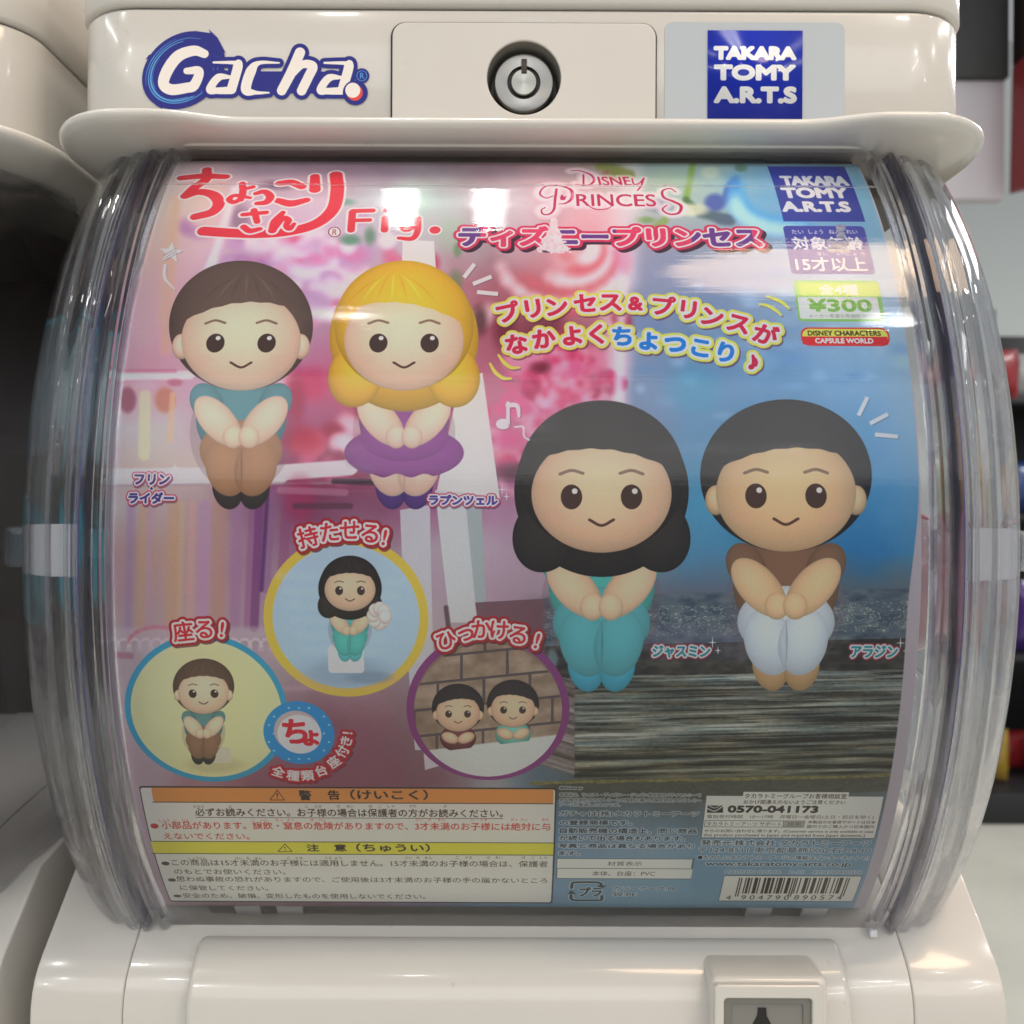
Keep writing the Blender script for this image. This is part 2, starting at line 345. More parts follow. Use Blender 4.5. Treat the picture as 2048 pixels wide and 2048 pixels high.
def print_mat(name, im, rough=0.35, coat=0.0, alpha=False, bump=0.0):
    m = bpy.data.materials.new(name); m.use_nodes = True; nt = m.node_tree; b = nt.nodes['Principled BSDF']
    t = nt.nodes.new('ShaderNodeTexImage'); t.image = im; t.extension = 'EXTEND'; t.interpolation = 'Linear'
    nt.links.new(t.outputs[0], b.inputs['Base Color']); b.inputs['Roughness'].default_value = rough; b.inputs['Coat Weight'].default_value = coat
    b.inputs['Specular IOR Level'].default_value = 0.2
    if alpha: nt.links.new(t.outputs['Alpha'], b.inputs['Alpha'])
    return m

def grid_sheet(name, fn, nx, ny, m, parent=None, thick=None):
    """fn(u,v)->point, u right, v up, with matching UVs"""
    v = [fn(i / nx, j / ny) for j in range(ny + 1) for i in range(nx + 1)]
    f = [(j * (nx + 1) + i, j * (nx + 1) + i + 1, (j + 1) * (nx + 1) + i + 1, (j + 1) * (nx + 1) + i) for j in range(ny) for i in range(nx)]
    me = bpy.data.meshes.new(name); me.from_pydata(v, [], f); uv = me.uv_layers.new(name='UVMap')
    for p in me.polygons:
        p.use_smooth = True
        for li in p.loop_indices:
            k = me.loops[li].vertex_index; uv.data[li].uv = ((k % (nx + 1)) / nx, (k // (nx + 1)) / ny)
    o = bpy.data.objects.new(name, me); C.objects.link(o); me.materials.append(m)
    if parent: o.parent = parent
    if thick:
        s = o.modifiers.new('thickness', 'SOLIDIFY'); s.thickness = thick; s.offset = -1
    return o

def vnoise(X, Y, sx, sy, seed, octs=3, rough=0.5):
    out = 0; amp = 1.0; tot = 0
    for o in range(octs):
        r = np.random.RandomState(seed + o * 17); g = r.rand(257, 257).astype(np.float32)
        x = X / sx * 2 ** o; y = Y / sy * 2 ** o; ix = np.floor(x).astype(int); iy = np.floor(y).astype(int); fx = x - ix; fy = y - iy
        fx = fx * fx * (3 - 2 * fx); fy = fy * fy * (3 - 2 * fy); ix %= 256; iy %= 256
        v = (g[iy, ix] * (1 - fx) + g[iy, ix + 1] * fx) * (1 - fy) + (g[iy + 1, ix] * (1 - fx) + g[iy + 1, ix + 1] * fx) * fy
        out = out + v * amp; tot += amp; amp *= rough
    return (out / tot).astype(np.float32)

# ------------------------------------------------------------------ the printed display sheet
PHT, PHB, PW = math.radians(46.5), math.radians(-42.0), 0.30
TW = 2400; TPM = TW / PW; TH = int((PHT - PHB) * R0 * TPM)
_cr, _sr = math.cos(ROLL), math.sin(ROLL)
def ray(x, y):
    dx, dy = (x - 1024) / F, (1024 - y) / F
    return dx * _cr + dy * _sr, -dx * _sr + dy * _cr
def photo_to_sheet(p):
    X, Z = ray(p[:, 0], p[:, 1]); a = 1 + Z * Z; b = -2 * (DC + Z * YC); c = DC * DC + YC * YC - R0 * R0
    t = (-b - np.sqrt(np.maximum(b * b - 4 * a * c, 0))) / (2 * a)
    ph = np.arcsin(np.clip((Z * t - YC) / R0, -1, 1))
    return np.stack([(X * t - XP + PW / 2) * TPM, (PHT - ph) * R0 * TPM], 1)
def sheet_to_photo(u, v):
    ph = PHT - v / TPM / R0; x = u / TPM - PW / 2 + XP; D = DC - R0 * np.cos(ph); H = YC + R0 * np.sin(ph)
    X, Z = x / D, H / D
    return 1024 + F * (X * _cr - Z * _sr), 1024 - F * (X * _sr + Z * _cr)

P = Sheet(TW, TH, photo_to_sheet)
_u, _v = np.meshgrid(np.arange(TW, dtype=np.float32) + 0.5, np.arange(TH, dtype=np.float32) + 0.5)
PX, PY = sheet_to_photo(_u, _v); PX = PX.astype(np.float32); PY = PY.astype(np.float32)

# soft out-of-focus scene printed on the sheet: colours on a coarse net
gxs = [200, 300, 400, 520, 640, 740, 860, 980, 1100, 1190, 1235, 1275, 1400, 1550, 1700, 1850]
gys = [325, 400, 480, 560, 660, 760, 860, 940, 1010, 1100, 1180, 1260, 1360, 1460, 1570, 1690, 1815]
def rowc(s): return [tuple(int(h[i:i + 2], 16) for i in (0, 2, 4)) for h in s.split()]
net = np.array([rowc(r) for r in (
 "b9a9ac bba9ad b5a0a6 8e7886 8a7285 8b7184 84717c 86626f 9b7880 96887f 7e9386 84a09c 8fa7a6 6f9fb5 6f9fb4 85a7b4",
 "c2b0b0 c9b6ad c8b1a4 b3a3b6 b9aabb aab0b6 a6b8b4 b0a5ac bda2ac c4a6ac b9a6ae 9fb0a8 95b0a9 5f9fc0 5a9cc0 7fb0c8",
 "c3a5ac cda798 c6a5ae b89cb8 b7a0bc b09fb4 a8a4ac 9a8f94 b07f88 c98a93 d0aab2 8d93ac 7f90a8 6d93b5 5f98c0 78a9c8",
 "c49ba8 c99ba0 c698a8 a787ac b094b8 b288a8 b488a0 a85868 b5606c cf8f98 d8bcc4 8088a8 6d84ac 7d95b8 88a8c8 8fb3cf",
 "c297aa c898a4 c294a8 b07ca4 b080a0 b87494 b46480 a84860 78283c a45068 d4a8b8 7487ac 5f7fac 6b8fb8 7fa6c6 8cb2cf",
 "bd8098 c8889c bc88a4 b868a0 bc5888 c84c74 c05878 b86080 b85c80 c0587c d8b0c0 6c88ac 5a88b4 5a90bc 6a9dc4 7fadcf",
 "b0a0b4 b8b0b0 b898a8 b04c90 a83c6c b82850 b83c68 c05c84 c46088 c45c80 d0a8bc 6580a8 4c88b4 4088b8 4a90c0 66a2cc",
 "b498a0 bca090 bca89c 943c70 98284c a03058 a05078 b05880 bc5078 b8487c c49cb0 5c88b0 3c8cb8 3488b8 3a8cc0 5498c8",
 "b0a4a8 b0989c a88890 8c5878 7c3058 884468 984c78 a87094 a884a0 a888a8 a890b0 6090b4 3490c0 2484b8 2880b8 4490c4",
 "a4808c b08c80 a88490 987088 8c5078 946c84 a48c9c ac92a4 a88aa0 a890a8 a890ac 6088a0 3c88b4 1878b0 1870b0 3484b8",
 "a47c90 b08c8c ac8490 a07890 98708c 9c808c a4889c a8889c a08498 8c7080 7c6070 6c6878 586880 4c6478 4c6474 586c78",
 "a4909c a88c94 a88c98 a08498 988494 a09098 a49498 a08c94 7c646c 54464e 44464e 444a56 3f4450 404548 3e4548 40464a",
 "a890a0 ac98a4 a898a0 a08c94 98707e 9c7c88 8c7880 7c6c70 6e6062 606464 607070 5f6e70 5c6a6c 5c6b6c 5c6a6a 5c6868",
 "ac94a0 a890a0 a48c98 905868 884c60 8c5064 846068 7c606a 685a58 585c5a 5a6462 596260 585f5d 58605e 575d5a 58605c",
 "a8909c a48898 986878 884c60 84485c 84485c 7c4c5c 8c8c94 4c6c84 4f5450 50544e 504f48 50504a 545650 52564f 567080",
 "a48c98 a08898 987080 8c5868 845060 845868 807080 6884a0 5078a0 6484a0 6888a4 6888a0 5c84a0 5c84a0 6088a4 6c94ac",
 "a08890 9c8490 947480 907080 886878 806c80 706c90 6080a0 6888a4 6890a8 6890a8 6890a8 6890a8 6890a8 6c90a8 6c94ac")], np.float32)
fx = np.interp(PX, gxs, np.arange(len(gxs))); fy = np.interp(PY, gys, np.arange(len(gys)))
fx += (vnoise(PX, PY, 60, 60, 3) - 0.5) * 0.5; fy += (vnoise(PX, PY, 60, 60, 5) - 0.5) * 0.5
fx = np.clip(fx, 0, len(gxs) - 1.001); fy = np.clip(fy, 0, len(gys) - 1.001); ix = fx.astype(int); iy = fy.astype(int); tx = (fx - ix)[..., None]; ty = (fy - iy)[..., None]
tx = tx * tx * (3 - 2 * tx)
P.a[:] = ((net[iy, ix] * (1 - tx) + net[iy, ix + 1] * tx) * (1 - ty) + (net[iy + 1, ix] * (1 - tx) + net[iy + 1, ix + 1] * tx) * ty) / 255
del fx, fy, ix, iy, tx, ty
_l = P.a.mean(2, keepdims=True); P.a[:] = P.a + (_l - P.a) * 0.26; del _l
def band(b):
    """tile of the sheet that covers a photo box"""
    q = photo_to_sheet(np.array([[b[0], b[1]], [b[2], b[1]], [b[0], b[3]], [b[2], b[3]], [(b[0] + b[2]) / 2, b[1]], [b[0], (b[1] + b[3]) / 2], [b[2], (b[1] + b[3]) / 2]], float))
    x0, y0 = np.clip(q.min(0).astype(int), 0, (TW, TH)); x1, y1 = np.clip(q.max(0).astype(int) + 1, 0, (TW, TH)); return slice(y0, y1), slice(x0, x1)
def soft(b, fn, col):
    w = band(b); m = np.clip(fn(PX[w], PY[w]), 0, 1)[..., None]; c = np.array(col, np.float32) / 255; P.a[w] = P.a[w] * (1 - m) + c * m
def sst(a, b, x): t = np.clip((x - a) / (b - a), 0, 1); return t * t * (3 - 2 * t)
def seg(x0, y0, x1, y1, w, f, col, a=1.0):       # soft-edged bar of half width w, feather f
    vx, vy = x1 - x0, y1 - y0; L = math.hypot(vx, vy)
    def fn(X, Y):
        t = np.clip(((X - x0) * vx + (Y - y0) * vy) / L / L, 0, 1); return a * (1 - sst(w - f / 2, w + f, np.hypot(X - x0 - t * vx, Y - y0 - t * vy)))
    m = w + f + 4; soft((min(x0, x1) - m, min(y0, y1) - m, max(x0, x1) + m, max(y0, y1) + m), fn, col)
def blob(x, y, rx, ry, col, a=1.0, f=0.6, rot=0):
    c, s_ = math.cos(math.radians(rot)), math.sin(math.radians(rot)); R = max(rx, ry) * 1.15
    soft((x - R, y - R, x + R, y + R), lambda X, Y: a * (1 - sst(1 - f, 1.1, np.hypot(((X - x) * c + (Y - y) * s_) / rx, (-(X - x) * s_ + (Y - y) * c) / ry))), col)
def arc(x, y, rx, ry, a0, a1, w, f, col, a=1.0):
    pts = [(x + rx * math.cos(math.radians(t)), y - ry * math.sin(math.radians(t))) for t in np.linspace(a0, a1, 9)]
    for p, q in zip(pts[:-1], pts[1:]): seg(*p, *q, w, f, col, a)
# bouquet: petals
r_ = random.Random(4)
for i in range(46):
    x, y = r_.uniform(480, 1235), r_.uniform(470, 930)
    if 470 < x < 560 and y > 620: continue
    c = r_.choice([(214, 176, 190), (206, 130, 150), (190, 80, 110), (222, 196, 204), (170, 50, 84), (196, 96, 134), (150, 40, 70)])
    rx = r_.uniform(16, 46); a0 = r_.uniform(0, 360)
    arc(x, y, rx, rx * 0.7, a0, a0 + r_.uniform(60, 150), r_.uniform(5, 13), r_.uniform(14, 26), c, r_.uniform(0.25, 0.5))
for i in range(90):
    x, y = r_.gauss(1110, 70), r_.gauss(820, 75)
    if x > 1232 or y < 690: continue
    arc(x, y, r_.uniform(10, 34), r_.uniform(8, 24), r_.uniform(0, 360), r_.uniform(360, 480), r_.uniform(2, 7), 11, r_.choice([(216, 130, 160), (190, 60, 104), (226, 170, 190), (160, 36, 80), (204, 90, 134)]), 0.36)
for i in range(60):
    x, y = r_.gauss(640, 90), r_.gauss(540, 50)
    arc(x, y, r_.uniform(15, 50), r_.uniform(8, 26), r_.uniform(0, 360), r_.uniform(100, 360), r_.uniform(4, 10), 16, r_.choice([(206, 190, 206), (176, 140, 176), (196, 120, 160), (214, 204, 214), (160, 110, 160)]), 0.3)
for k, (rr, c) in enumerate(((130, (214, 178, 188)), (104, (196, 120, 132)), (84, (222, 196, 200)), (62, (202, 106, 112)), (46, (224, 186, 188)), (26, (190, 84, 92)))):
    blob(1125 + rr * 0.25, 515 - rr * 0.1, rr, rr * 0.66, c, 0.45, 0.9, rr)
for k in range(5): arc(1120 + 9 * k, 520 - 6 * k, 120 - k * 22, 84 - k * 15, 190 + k * 25, 340 + k * 14, 6, 18, [(226, 204, 208), (190, 96, 106)][k % 2], 0.6)
blob(1040, 470, 70, 90, (196, 188, 196), 0.35); blob(820, 400, 60, 50, (170, 196, 184), 0.5); blob(905, 470, 40, 46, (150, 176, 150), 0.5)
for (x, y, rx, ry, c) in ((700, 480, 30, 16, (60, 118, 84)), (690, 404, 30, 10, (92, 140, 120)), (740, 472, 16, 26, (80, 120, 90)), (912, 560, 20, 30, (100, 120, 90)), (915, 500, 12, 20, (96, 130, 92)),
                          (1235, 352, 40, 14, (110, 128, 60)), (1290, 440, 30, 10, (96, 140, 70)), (1010, 660, 34, 60, (96, 30, 46)), (960, 640, 22, 40, (60, 30, 34)), (1080, 735, 30, 18, (96, 24, 44)),
                          (620, 770, 60, 50, (186, 50, 92)), (600, 880, 60, 40, (170, 20, 56)), (590, 800, 30, 80, (150, 40, 70)), (1030, 945, 60, 26, (60, 34, 50)), (960, 950, 40, 24, (78, 50, 62)), (1075, 990, 70, 16, (206, 110, 150)),
                          (1020, 880, 50, 30, (200, 80, 130)), (480, 440, 30, 50, (120, 96, 120)), (556, 370, 50, 14, (98, 80, 100)), (500, 540, 40, 30, (170, 120, 160))):
    blob(x, y, rx, ry, c, 0.75, 0.8)
seg(470, 380, 420, 540, 5, 10, (206, 210, 226), 0.75); seg(425, 520, 405, 560, 5, 10, (196, 206, 226), 0.7)
seg(352, 400, 330, 700, 7, 10, (206, 160, 134), 0.6); seg(335, 420, 322, 640, 5, 10, (206, 166, 140), 0.4)
seg(235, 600, 220, 700, 30, 20, (196, 140, 170), 0.4)
# shelf and things behind the left doll
seg(205, 752, 380, 750, 7, 5, (214, 204, 210), 0.9); seg(205, 742, 350, 742, 3, 4, (176, 90, 120), 0.5)
blob(255, 800, 20, 30, (128, 50, 74), 0.85, 0.4); blob(330, 800, 24, 30, (176, 104, 80), 0.8, 0.4); seg(290, 790, 288, 910, 10, 5, (206, 196, 160), 0.8); seg(345, 790, 340, 880, 4, 5, (206, 170, 130), 0.7)
blob(290, 770, 30, 14, (190, 160, 176), 0.7); blob(350, 765, 20, 10, (160, 70, 96), 0.6)
# white chair rail, leg and back
seg(205, 955, 560, 950, 17, 3, (192, 188, 190)); seg(560, 945, 700, 935, 15, 3, (196, 190, 192)); seg(205, 972, 700, 965, 2, 3, (150, 130, 140), 0.6)
seg(700, 925, 980, 935, 10, 3, (186, 180, 186)); seg(668, 962, 760, 965, 5, 4, (60, 44, 56), 0.9)
P.poly([(805, 480), (868, 482), (872, 540), (804, 540)], (200, 205, 198))
P.poly([(920, 760), (965, 745), (1000, 1000), (870, 1000)], (196, 194, 190)); P.poly([(870, 980), (930, 985), (955, 1245), (900, 1245)], (182, 184, 184))
P.poly([(930, 990), (962, 990), (972, 1200), (955, 1245)], (150, 160, 160)); P.poly([(800, 1020), (860, 1010), (875, 1500), (830, 1500)], (178, 176, 182)); P.poly([(838, 1380), (880, 1380), (885, 1530), (850, 1540)], (186, 178, 184))
for x, w, c, a in ((520, 8, (106, 50, 108), 0.7), (505, 5, (140, 80, 130), 0.5), (545, 6, (130, 90, 134), 0.5), (575, 9, (130, 70, 110), 0.5), (535, 3, (70, 30, 90), 0.7)):
    seg(x, 985, x - 12, 1255 if x < 530 else 1180, w, 4, c, a)
for x, w, c in ((262, 6, (150, 120, 160)), (290, 10, (182, 150, 120)), (350, 12, (180, 146, 110)), (385, 6, (186, 150, 140)), (410, 9, (166, 130, 170)), (440, 13, (170, 130, 110)), (475, 9, (150, 110, 150)), (300, 4, (170, 140, 170)), (365, 4, (180, 160, 130))):
    seg(x, 1010, x - 6, 1255, w, 8, c, 0.55)
blob(600, 1000, 40, 60, (150, 40, 80), 0.6); seg(590, 1012, 700, 1012, 5, 4, (84, 50, 66), 0.8); seg(560, 980, 690, 985, 6, 4, (176, 130, 150), 0.5)
# lace and cup
seg(215, 1268, 560, 1265, 10, 8, (176, 160, 170), 0.6)
for i in range(16): arc(225 + i * 22, 1300, 14, 22, 0, 180, 2, 3, (196, 182, 190), 0.5)
arc(315, 1290, 60, 36, 20, 170, 2.5, 4, (180, 110, 130), 0.7); seg(232, 1310, 262, 1312, 5, 4, (150, 90, 110), 0.6); blob(300, 1295, 40, 24, (176, 164, 176), 0.6)
seg(540, 1300, 700, 1350, 14, 20, (176, 150, 164), 0.5); seg(500, 1380, 730, 1372, 4, 8, (186, 150, 168), 0.4)
P.poly([(950, 1205), (1110, 1196), (1125, 1330), (965, 1310)], (98, 66, 76), 0.85)
seg(892, 1215, 898, 1262, 4, 3, (70, 56, 62), 0.8)
# pale column that splits pink from blue
seg(1246, 560, 1236, 820, 6, 12, (216, 200, 212), 0.8); seg(1262, 330, 1255, 560, 16, 22, (206, 198, 204), 0.5)
# flowers top right
for a in ((1385, 330, 1372, 400, 5, 6, (120, 150, 66)), (1372, 400, 1400, 425, 5, 6, (70, 100, 70)), (1400, 425, 1460, 440, 8, 8, (70, 90, 96)), (1330, 440, 1290, 470, 6, 6, (120, 150, 80)), (1200, 330, 1260, 350, 8, 8, (120, 130, 70))):
    seg(*a, 0.85)
blob(1462, 380, 16, 34, (60, 62, 140), 0.9, 0.5, 25); blob(1430, 405, 26, 22, (70, 84, 150), 0.9, 0.5); blob(1450, 440, 28, 14, (80, 96, 116), 0.8); blob(1385, 420, 40, 16, (206, 206, 180), 0.8); blob(1320, 410, 40, 20, (90, 100, 130), 0.5)
blob(1340, 360, 60, 26, (150, 170, 150), 0.6); blob(1420, 345, 24, 16, (206, 206, 176), 0.5); blob(1482, 336, 16, 10, (80, 110, 80), 0.7)
arc(1560, 380, 90, 70, 170, 300, 12, 20, (80, 150, 196), 0.7); arc(1580, 400, 110, 60, 180, 280, 8, 16, (170, 206, 220), 0.6)
for i in range(70):
    x = r_.uniform(1270, 1840); y = r_.gauss(690, 70) if x > 1450 else r_.uniform(560, 900)
    if y > 900: continue
    blob(x, y, r_.uniform(14, 50), r_.uniform(8, 22), r_.choice([(170, 200, 222), (130, 176, 210), (96, 140, 186), (90, 130, 180)]), r_.uniform(0.1, 0.4), 0.9)
blob(1390, 780, 70, 60, (70, 150, 170), 0.4); blob(1300, 640, 40, 60, (96, 120, 170), 0.4)
# old book: cover, edge, pages
w = band((960, 1140, 1860, 1600)); X, Y = PX[w], PY[w]; yr = Y + (X - 1200) * 0.022
cover = sst(1187, 1196, yr + 0 * X) * (1 - sst(1352, 1358, yr + (vnoise(X, Y, 40, 30, 8) - 0.5) * 8)) * sst(1080, 1100, X)
n1 = vnoise(X, yr, 60, 9, 11, 4); n2 = vnoise(X, yr, 26, 14, 12, 4)
cc = np.where((yr < 1290)[..., None], np.array([78, 92, 104.]), np.array([50, 50, 50.])) + ((n2 - 0.5) * 70)[..., None] * np.array([1.1, 1.0, 0.7]) + (n1 - 0.5)[..., None] * 24
sw = (np.abs(((n2 * 6) % 1) - 0.5) < 0.07) & (yr > 1215) & (yr < 1275); cc = np.where(sw[..., None], cc + np.array([56, 54, 40]), cc)
P.a[w] = P.a[w] * (1 - cover[..., None]) + np.clip(cc, 10, 255) / 255 * cover[..., None]
pages = sst(1350, 1356, yr + (vnoise(X, Y, 50, 30, 8) - 0.5) * 6) * (1 - sst(1560, 1566, yr + 4)) * sst(1146, 1152, X)
n3 = vnoise(X, yr, 240, 5.5, 21, 4, 0.6); n4 = vnoise(X, yr, 90, 11, 22, 3); n5 = vnoise(X, Y, 7, 3, 24, 2)
pc = np.array([100, 104, 98.]) + ((n3 - 0.5) * 240 + (n4 - 0.5) * 60 + (n5 - 0.5) * 26)[..., None] * np.array([0.95, 1.0, 0.98]); pc = pc * np.where(yr > 1500, 0.86, 1.0)[..., None]
n7 = vnoise(X, yr, 200, 6.5, 91, 3); pc -= (sst(0.60, 0.68, n7) * 46)[..., None]; pc += (n4 - 0.5)[..., None] * np.array([26, 0, -22.]); pc = np.clip(pc, 34, 176); pc += sst(1480, 1560, yr)[..., None] * np.array([2, -2, -12.])
P.a[w] = P.a[w] * (1 - pages[..., None]) + pc / 255 * pages[..., None]
yl = Y + (X - 1148) * -0.30 - (Y - 1360) * 0.0
side = sst(1355, 1360, yl - 4) * (1 - sst(1556, 1562, yl + 10)) * (1 - sst(1146, 1151, X)) * sst(1050, 1056, X)
n6 = vnoise(X, yl, 160, 5, 31, 4); sc_ = np.clip(np.array([110, 100, 98.]) + ((n6 - 0.5) * 150 + (n5 - 0.5) * 24)[..., None], 36, 170)
P.a[w] = P.a[w] * (1 - side[..., None]) + sc_ / 255 * side[..., None]
low = sst(1558, 1566, yr) * sst(1060, 1100, X) * (1 - sst(1600, 1606, yr + (X - 1500) * 0.03))
lc = np.array([74, 76, 68.]) + (n5 - 0.5)[..., None] * 18
P.a[w] = P.a[w] * (1 - low[..., None]) + lc / 255 * low[..., None]
st = (np.abs(yr - 1563 + (n4 - 0.5) * 8) < 3.2) & (X > 1060); P.a[w] = np.where(st[..., None], np.array([112, 108, 66]) / 255 + (n5 - 0.5)[..., None] * 0.2, P.a[w])
blob(1105, 1318, 14, 26, (120, 140, 150), 0.7, 0.6); blob(1090, 1345, 20, 24, (52, 66, 84), 0.8, 0.5)
seg(1320, 1280, 1480, 1285, 30, 20, (96, 96, 120), 0.35)
del X, Y, cc, pc, n1, n2, n3, n4, n5, n6

# plain peg dolls stand where the sheet shows its toys
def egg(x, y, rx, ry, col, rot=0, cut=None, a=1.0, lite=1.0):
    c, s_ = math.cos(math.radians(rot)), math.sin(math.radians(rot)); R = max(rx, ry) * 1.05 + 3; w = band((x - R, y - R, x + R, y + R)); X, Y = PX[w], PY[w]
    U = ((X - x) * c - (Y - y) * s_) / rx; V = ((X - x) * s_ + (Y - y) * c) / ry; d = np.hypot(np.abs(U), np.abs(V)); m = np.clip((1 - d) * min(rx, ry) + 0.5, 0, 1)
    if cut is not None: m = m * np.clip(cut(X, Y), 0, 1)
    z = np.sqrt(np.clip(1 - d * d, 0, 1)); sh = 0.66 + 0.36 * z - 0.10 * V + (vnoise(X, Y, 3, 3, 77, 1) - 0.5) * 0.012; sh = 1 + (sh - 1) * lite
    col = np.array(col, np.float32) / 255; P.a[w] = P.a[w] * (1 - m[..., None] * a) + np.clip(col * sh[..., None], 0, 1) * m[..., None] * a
def head(x, y, k, skin, hair, hw, part, bob=0):
    if bob:
        egg(x, y + 0.10 * k, 1.22 * k, 1.20 * k, hair, lite=0.8)
        for s_ in (-1, 1): egg(x + s_ * 0.80 * k, y + 0.72 * k, 0.44 * k, 0.52 * k, hair, s_ * 14, lite=0.8)
    egg(x, y - 0.10 * k, hw * k, 1.06 * k, hair, lite=0.8)
    if not bob:
        for s_ in (-1, 1): egg(x + s_ * 0.98 * k, y + 0.24 * k, 0.15 * k, 0.21 * k, skin)
    egg(x, y + 0.14 * k, 0.98 * k, 0.82 * k, skin, lite=0.62)
    fr = lambda X: y - 0.26 * k - 0.24 * k * (1 - ((X - x - part * k) / k) ** 2) + 0.10 * part * (X - x) + 0.035 * k * np.abs(((X - x) / k * 3.2) % 1 - 0.5)
    egg(x, y - 0.14 * k, hw * 0.99 * k, 1.03 * k, hair, lite=0.8, cut=lambda X, Y: (fr(X) - Y) * 0.8)
    hs_ = [int(q * 1.22 + 8) for q in hair]; hd = [int(q * 0.78) for q in hair]
    for i_, t in enumerate((-0.8, -0.55, -0.3, -0.05, 0.2, 0.45, 0.7)):
        q = [(x + part * k * 0.5 + t * k * (0.25 + 0.75 * v), y - 0.98 * k + 0.44 * k * v ** 1.4 + 0.10 * k * abs(t)) for v in (0, 0.35, 0.7, 1)]
        P.strokes([(q, [0.2, 0.022 * k, 0.2])], hs_ if i_ % 2 else hd, alpha=0.35)
    for s_ in (-1, 1):
        egg(x + s_ * 0.62 * k, y + 0.46 * k, 0.17 * k, 0.10 * k, (222, 150, 140), a=0.14, lite=0)
        P.disc((x + s_ * 0.42 * k, y + 0.18 * k), 0.15 * k, (64, 48, 44), ry=0.175 * k); P.disc((x + s_ * 0.42 * k + 0.045 * k, y + 0.10 * k), 0.04 * k, (214, 206, 200))
        P.strokes([([(x + s_ * 0.58 * k, y - 0.14 * k), (x + s_ * 0.42 * k, y - 0.19 * k), (x + s_ * 0.26 * k, y - 0.15 * k)], 0.022 * k)], (96, 76, 64), alpha=0.8)
    P.strokes([([(x - 0.17 * k, y + 0.50 * k), (x, y + 0.58 * k), (x + 0.17 * k, y + 0.50 * k)], 0.02 * k)], (80, 56, 50))
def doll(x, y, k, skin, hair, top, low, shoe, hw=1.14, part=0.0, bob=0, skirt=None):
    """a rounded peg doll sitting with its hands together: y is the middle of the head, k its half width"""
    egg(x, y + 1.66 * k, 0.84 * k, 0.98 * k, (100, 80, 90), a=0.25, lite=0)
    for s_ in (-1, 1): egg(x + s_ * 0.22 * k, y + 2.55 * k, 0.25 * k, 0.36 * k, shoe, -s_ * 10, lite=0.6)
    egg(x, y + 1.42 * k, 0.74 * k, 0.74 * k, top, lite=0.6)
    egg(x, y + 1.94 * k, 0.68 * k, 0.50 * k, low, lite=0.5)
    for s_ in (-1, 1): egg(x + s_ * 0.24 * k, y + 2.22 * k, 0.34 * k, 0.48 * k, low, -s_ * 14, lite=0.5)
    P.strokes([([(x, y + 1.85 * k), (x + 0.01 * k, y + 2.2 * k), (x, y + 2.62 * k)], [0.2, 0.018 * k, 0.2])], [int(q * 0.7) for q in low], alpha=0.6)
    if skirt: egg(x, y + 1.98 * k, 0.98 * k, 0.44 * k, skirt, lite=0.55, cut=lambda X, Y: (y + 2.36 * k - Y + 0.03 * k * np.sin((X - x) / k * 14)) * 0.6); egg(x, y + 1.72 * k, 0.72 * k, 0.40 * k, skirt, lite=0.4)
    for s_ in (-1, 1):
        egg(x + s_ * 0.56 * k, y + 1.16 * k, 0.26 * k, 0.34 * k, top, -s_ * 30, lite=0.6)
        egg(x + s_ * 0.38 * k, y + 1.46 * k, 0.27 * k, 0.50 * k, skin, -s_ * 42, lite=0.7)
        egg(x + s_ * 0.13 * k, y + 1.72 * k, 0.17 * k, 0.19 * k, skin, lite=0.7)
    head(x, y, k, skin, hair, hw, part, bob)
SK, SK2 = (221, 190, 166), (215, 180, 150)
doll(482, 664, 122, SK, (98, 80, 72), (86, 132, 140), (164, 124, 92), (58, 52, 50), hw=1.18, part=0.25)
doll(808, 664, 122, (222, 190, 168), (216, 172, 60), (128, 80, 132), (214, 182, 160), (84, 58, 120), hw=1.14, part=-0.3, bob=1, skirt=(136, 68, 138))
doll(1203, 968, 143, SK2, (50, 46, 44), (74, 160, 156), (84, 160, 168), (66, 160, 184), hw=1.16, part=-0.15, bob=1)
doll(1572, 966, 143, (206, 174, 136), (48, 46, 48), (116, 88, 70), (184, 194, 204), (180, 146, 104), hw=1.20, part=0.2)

# ---- inset pictures
RED = (178, 40, 52)
def inset(c, r, ringc, w, fill): P.disc(c, r, ringc); P.disc(c, r - w, fill)
inset((692, 1236), 165, (222, 172, 70), 18, (158, 180, 196))
for i in range(7): seg(560 + 10 * i, 1150 + 30 * i, 800 - 8 * i, 1165 + 28 * i, 6, 10, (176, 194, 204), 0.25)
blob(692, 1345, 110, 40, (130, 150, 168), 0.7); blob(740, 1355, 60, 16, (110, 130, 150), 0.6)
inset((413, 1424), 163, (52, 140, 176), 12, (204, 200, 152)); blob(430, 1530, 80, 22, (176, 170, 130), 0.8); blob(360, 1400, 90, 110, (212, 208, 162), 0.5)
inset((976, 1420), 163, (120, 56, 112), 15, (120, 104, 92))
q = band((820, 1270, 1135, 1570)); X, Y = PX[q], PY[q]; inc = np.hypot((X - 976) / 148, (Y - 1420) / 133) < 1
st = vnoise(X, Y, 30, 20, 41, 4); br = np.array([140, 122, 106.]) + (st - 0.5)[..., None] * 60
yy = (Y - 1300 + (X - 976) * 0.10); rowi = np.floor(yy / 52); xx = X + rowi * 47; mort = (np.abs((yy / 52) % 1) < 0.10) | (np.abs((xx / 92) % 1) < 0.06); br = np.where(mort[..., None], [82, 74, 76.], br)
tb = sst(-2, 2, Y - (1486 - (X - 976) * 0.12)); br = br * (1 - tb[..., None]) + np.array([186, 190, 186.]) * tb[..., None]
P.a[q] = np.where(inc[..., None], br / 255, P.a[q])
